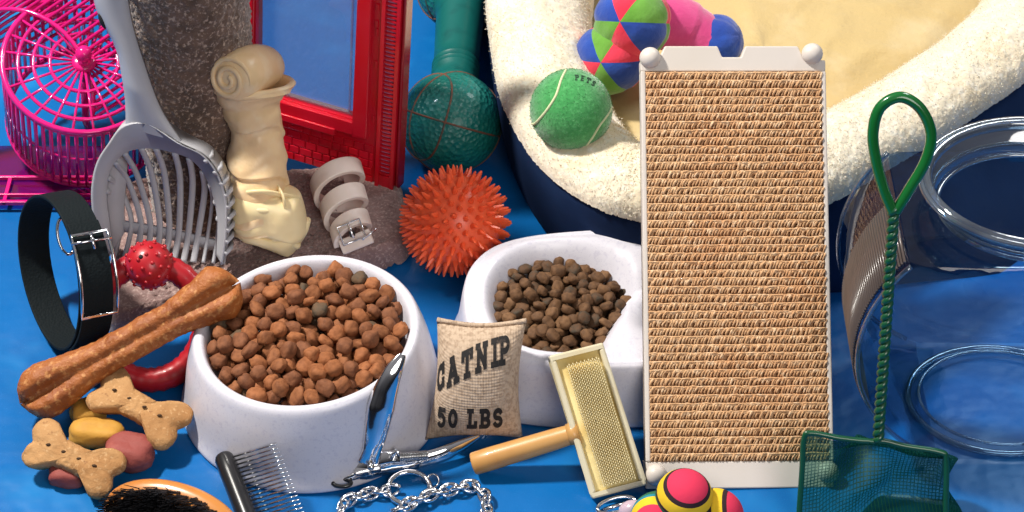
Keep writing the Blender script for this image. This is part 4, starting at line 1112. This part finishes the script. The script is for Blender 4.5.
for (x, y) in ((650, 58), (812, 54), (656, 475), (828, 472)):
    p = fp.px(x, y, 0); b = MB(); b.ball(p+fp.n*.1, (.84, .84, .8), 24, 16, rot=Matrix((fp.u, fp.v, fp.n)).transposed()); b.build('corner_knob', M_white, brd)
b = MB(); b.grid([[fp.at(lerp(xl+.36, xr-.36, i/2), lerp(ys0, ys1-.1, j/2), -.35) for j in range(3)] for i in range(3)]); b.build('sisal_backing', M_sisd, brd)
random.seed(21)
NR = 47; Wd_ = xr-xl-.8; pitch = (ys1-.15-ys0)/NR; NL = 56; lp_ = Wd_/NL
b = MB()
for j in range(NR):
    y = ys0+pitch*(j+.5); dy = .06*nz((j, 0, 0), .7)
    pth = [fp.at(xl+.38+Wd_*k/60, y+pitch*.22+dy+.05*nz((k*.3, j, 0), 1)+.05*random.gauss(0, .3), -.02+.03*random.gauss(0, 1)) for k in range(61)]
    pt2 = [fp.at(xl+.38+Wd_*k/90, y+pitch*.36+dy+.05*nz((k*.2, j, 0), 1)+.012*random.gauss(0, 1), .11+.035*random.gauss(0, 1)) for k in range(91)]
    b.tube(pt2, [pitch*.12*random.uniform(.8, 1.25) for k in range(91)], 6)
    b.tube(pth, pitch*.24, 7)
    for i in range(NL):
        x = xl+.42+lp_*(i+.5)+random.gauss(0, .03); r_ = .085*random.uniform(.75, 1.25); h = .04+.08*random.random()
        y2 = y+dy+.05*nz((i*.3, j, 0), 1)
        jx = random.gauss(0, .04); jy = random.gauss(0, .03)
        P = [(x-.1, y2-pitch*.50+jy, -.22), (x-.06+jx, y2-pitch*.30+jy, .05+h*.4), (x+.02+jx, y2+.0, h), (x+.12, y2+pitch*.26, h*1.2), (x+.22, y2+pitch*.42, -.02)]
        b.tube([fp.at(*q) for q in P], [r_*.7, r_*.95, r_*1.1, r_*1.15, r_*.8], 5, caps=False)
b.build('sisal_weave', M_sisal, brd)
top = fp.at((xl+xr)/2, ys1-4, -TH-.1); foot = Vector((top.x, top.y+2.0, 9.0))
b = MB(); zt = top.z
for s_ in (-5, 5):
    t0 = fp.at((xl+xr)/2+s_, (ys0+ys1)*.30, -TH-.05); b.tube([t0, Vector((t0.x, -8.6, .35))], .35, 8)
b.build('support_leg', M_white, brd)

# ------------------------------------------------------------------ clear drum tank
TX, TY, TRr, TDp = W(998, 402, 0).x, W(998, 402, 0).y, 13.3, 13.0
tk = thing('fish_bowl', 'large clear plastic drum fish bowl with round opening, behind the green net', 'fish bowl', (TX, TY, 0))
cz = 12.3; zt = 20.6
ya, yb_ = TY-TDp/2, TY+TDp/2
ft = Frame((TX, ya, cz), pi/2)
def drumface(y, sgn, bulge):
    rows = []
    for k in range(61):
        a = 2*pi*k/60; row = []
        for j in range(9):
            r_ = TRr*j/8; x, z = r_*cos(a), r_*sin(a); z = max(z, -cz+.3); z = min(z, zt-cz)
            row.append((TX+x, y+sgn*bulge*(1-(j/8)**2), cz+z))
        rows.append(row)
    return rows
b = MB(); b.grid(drumface(ya, -1, .5)); b.build('front_face', C_tank, tk)
b = MB(); b.grid(drumface(yb_, 1, .5)); b.build('back_face', C_tank, tk)
ath = math.acos((zt-cz)/TRr); abt = math.acos((-cz+.3)/TRr)
for sg in (-1, 1):
    b = MB(); rows = []
    for k in range(41):
        a = lerp(ath, abt, k/40)*sg; rows.append([(TX+TRr*sin(a)*f_, y_, cz+TRr*cos(a)*f_) for y_, f_ in ((ya, 1), (ya+1, 1.01), (TY, 1.015), (yb_-1, 1.01), (yb_, 1))])
    b.grid(rows); b.build('side_wall', C_tank, tk)
for y_ in (ya, yb_):
    pts = []
    for k in range(121):
        a = lerp(ath, 2*pi-ath, k/120); x, z = TRr*sin(a), TRr*cos(a); z = max(z, -cz+.4); pts.append((TX+x, y_, cz+z))
    for q_ in (pts[:len(pts)//2], pts[len(pts)//2:]):
        b = MB(); b.tube([p for p in q_ if p[2] > .6], .2, 8); b.build('edge_bead', C_rim, tk)
b = MB()
for k in range(58):
    a = -lerp(ath+.02, 2.1, k/57)
    b.tube([(TX+(TRr+.22)*sin(a), ya+.6, cz+(TRr+.22)*cos(a)), (TX+(TRr+.22)*sin(a), TY+1, cz+(TRr+.22)*cos(a))], .13, 5)
b.build('ribbed_band', clear_mat('ribs', (0.55, 0.5, 0.5), .3, .3, .03, milk=((0.13, 0.10, 0.09), .7)), tk)
b = MB(); Rn = 8.6; zc = zt+.1
prof = [(Rn-1.2, 0), (Rn-1.3, .7), (Rn-1.0, 1.3), (Rn-.2, 1.7), (Rn+.1, 2.1), (Rn+.1, 2.5), (Rn-.4, 2.75), (Rn-.7, 2.5), (Rn-.75, 2.1)]
b.lathe([(r, z) for r, z in prof], None, 72, Frame((TX-.3, TY, zc), 0), squash=.84); 
b.build('neck', C_rim, tk)
b = MB()
for r_, z_, th in ((Rn+.15, zc+2.4, .26), (Rn-.9, zc+.9, .13), (Rn-1.4, zc, .16)): b.tube([(TX-.3+r_*cos(a), TY+r_*.84*sin(a), z_) for a in [2*pi*k/72 for k in range(72)]], th, 10, closed=True)
b.build('rim_bead', C_rim, tk)
b = MB()
top_ = []
for k in range(73):
    a = 2*pi*k/72; x, y = cos(a), sin(a)
    sq = 1/max(abs(x)/(TRr*sin(ath)), abs(y)/(TDp/2))
    top_.append([(TX-.3+(Rn-1.25)*x, TY+(Rn-1.25)*.84*y, zc), (TX+sq*x, TY+sq*y, zt)])
b.grid(top_); b.build('shoulder', C_tank, tk)
b = MB()
for r_, z_, th in ((6.9, .3, .27), (6.1, .6, .13)): b.tube([(TX+r_*1.05*cos(a), TY+r_*.86*sin(a), z_) for a in [2*pi*k/72 for k in range(72)]], th, 10, closed=True)
b.build('foot_ring', C_rim, tk)

# ------------------------------------------------------------------ aquarium net
fa = Frame(W(874, 540, .3), R(69), yaw=R(-4))
nt_ = thing('fish_net', 'green aquarium net with twisted wire handle leaning on the clear fish bowl', 'fish net', fa.O)
def A(x, y, c=0): return fa.px(x, y, c)
b = MB(); lp2 = spline([A(893, 212), A(884, 190), A(876, 160), A(873, 133), A(880, 108), A(900, 97), A(920, 108), A(931, 133), A(926, 160), A(909, 190), A(895, 212)], 8)
b.tube(lp2, .40, 12); b.build('hanging_loop', M_green, nt_)
b = MB(); h0, h1 = A(894, 206), A(878, 440)
dv = h1-h0; e1 = fa.u; e2 = fa.n
for phs in (0, pi): b.tube([h0+dv*(k/260)+(e1*cos(k*.36+phs)+e2*sin(k*.36+phs))*.2 for k in range(261)], .26, 7)
b.build('twisted_handle', M_green2, nt_)
cr = [A(868, 441), A(840, 438), A(812, 433), A(804, 438), A(802, 470), A(798, 540), A(803, 575), A(930, 580), A(944, 570), A(946, 500), A(946, 460), A(940, 452), A(905, 446), A(884, 441)]
b = MB(); b.tube(spline(cr, 6, True), .22, 8, closed=True); b.build('wire_frame', M_green2, nt_)
net = bpy.data.materials.new('green_mesh'); net.use_nodes = True; N = net.node_tree.nodes; L = net.node_tree.links; N.remove(N['Principled BSDF'])
t1 = N.new('ShaderNodeBsdfTransparent'); t1.inputs[0].default_value = (.42, .7, .6, 1); d1_ = N.new('ShaderNodeBsdfDiffuse'); d1_.inputs[0].default_value = (0.003, 0.06, 0.04, 1)
tr_ = N.new('ShaderNodeBsdfGlossy'); tr_.inputs[0].default_value = (.4, .7, .6, 1); tr_.inputs['Roughness'].default_value = .4
mA = N.new('ShaderNodeMixShader'); mA.inputs[0].default_value = .12; L.new(d1_.outputs[0], mA.inputs[1]); L.new(tr_.outputs[0], mA.inputs[2])
tcn = N.new('ShaderNodeTexCoord'); nz_ = N.new('ShaderNodeTexNoise'); nz_.inputs['Scale'].default_value = 35; L.new(tcn.outputs['Object'], nz_.inputs['Vector'])
mr = N.new('ShaderNodeMapRange'); mr.inputs[1].default_value = .35; mr.inputs[2].default_value = .65; mr.inputs[3].default_value = .7; mr.inputs[4].default_value = 1.0; L.new(nz_.outputs['Fac'], mr.inputs[0])
mB = N.new('ShaderNodeMixShader'); sx_ = N.new('ShaderNodeSeparateXYZ'); L.new(tcn.outputs['Object'], sx_.inputs[0])
def _wv(sock, kx):
    a_ = N.new('ShaderNodeMath'); a_.operation = 'MULTIPLY'; a_.inputs[1].default_value = kx; L.new(sock, a_.inputs[0])
    b_ = N.new('ShaderNodeMath'); b_.operation = 'SINE'; L.new(a_.outputs[0], b_.inputs[0]); c_ = N.new('ShaderNodeMath'); c_.operation = 'ABSOLUTE'; L.new(b_.outputs[0], c_.inputs[0]); return c_.outputs[0]
mn = N.new('ShaderNodeMath'); mn.operation = 'MINIMUM'; L.new(_wv(sx_.outputs[0], 1150), mn.inputs[0]); L.new(_wv(sx_.outputs[2], 1150), mn.inputs[1])
ls = N.new('ShaderNodeMapRange'); ls.inputs[1].default_value = .25; ls.inputs[2].default_value = .6; ls.inputs[3].default_value = 1.0; ls.inputs[4].default_value = .45; L.new(mn.outputs[0], ls.inputs[0])
ml = N.new('ShaderNodeMath'); ml.operation = 'MULTIPLY'; L.new(mr.outputs[0], ml.inputs[0]); L.new(ls.outputs[0], ml.inputs[1]); L.new(ml.outputs[0], mB.inputs[0]); L.new(t1.outputs[0], mB.inputs[1]); L.new(mA.outputs[0], mB.inputs[2]); L.new(mB.outputs[0], N['Material Output'].inputs['Surface'])
b = MB(); fr2 = resamp(spline(cr, 6, True)+[cr[0]], 120); cm = sum(fr2, Vector())/len(fr2); rows = []
for k in range(16):
    t = k/15; row = []
    for p in fr2:
        q = lerp(p, cm+Vector((2.2, 0, 0)), .18+.82*t**1.6 if k else 0); q = q-fa.n*(4.2*sin(pi/2*t))+Vector((1.0, 0, 0))*sin(pi*t)*2.4
        q += Vector((nz(q, .25), nz(q+Vector((5, 0, 0)), .25), nz(q+Vector((0, 7, 0)), .25)))*1.8*sin(pi*min(1, t+.1))
        q.z = max(q.z, .12); row.append(q)
    rows.append(row)
b.grid(rows); b.build('net_bag', net, nt_)

for o in bpy.data.objects:
    if '_o' in o: del o['_o']
for m in [m for m in bpy.data.meshes if m.users == 0]: bpy.data.meshes.remove(m)
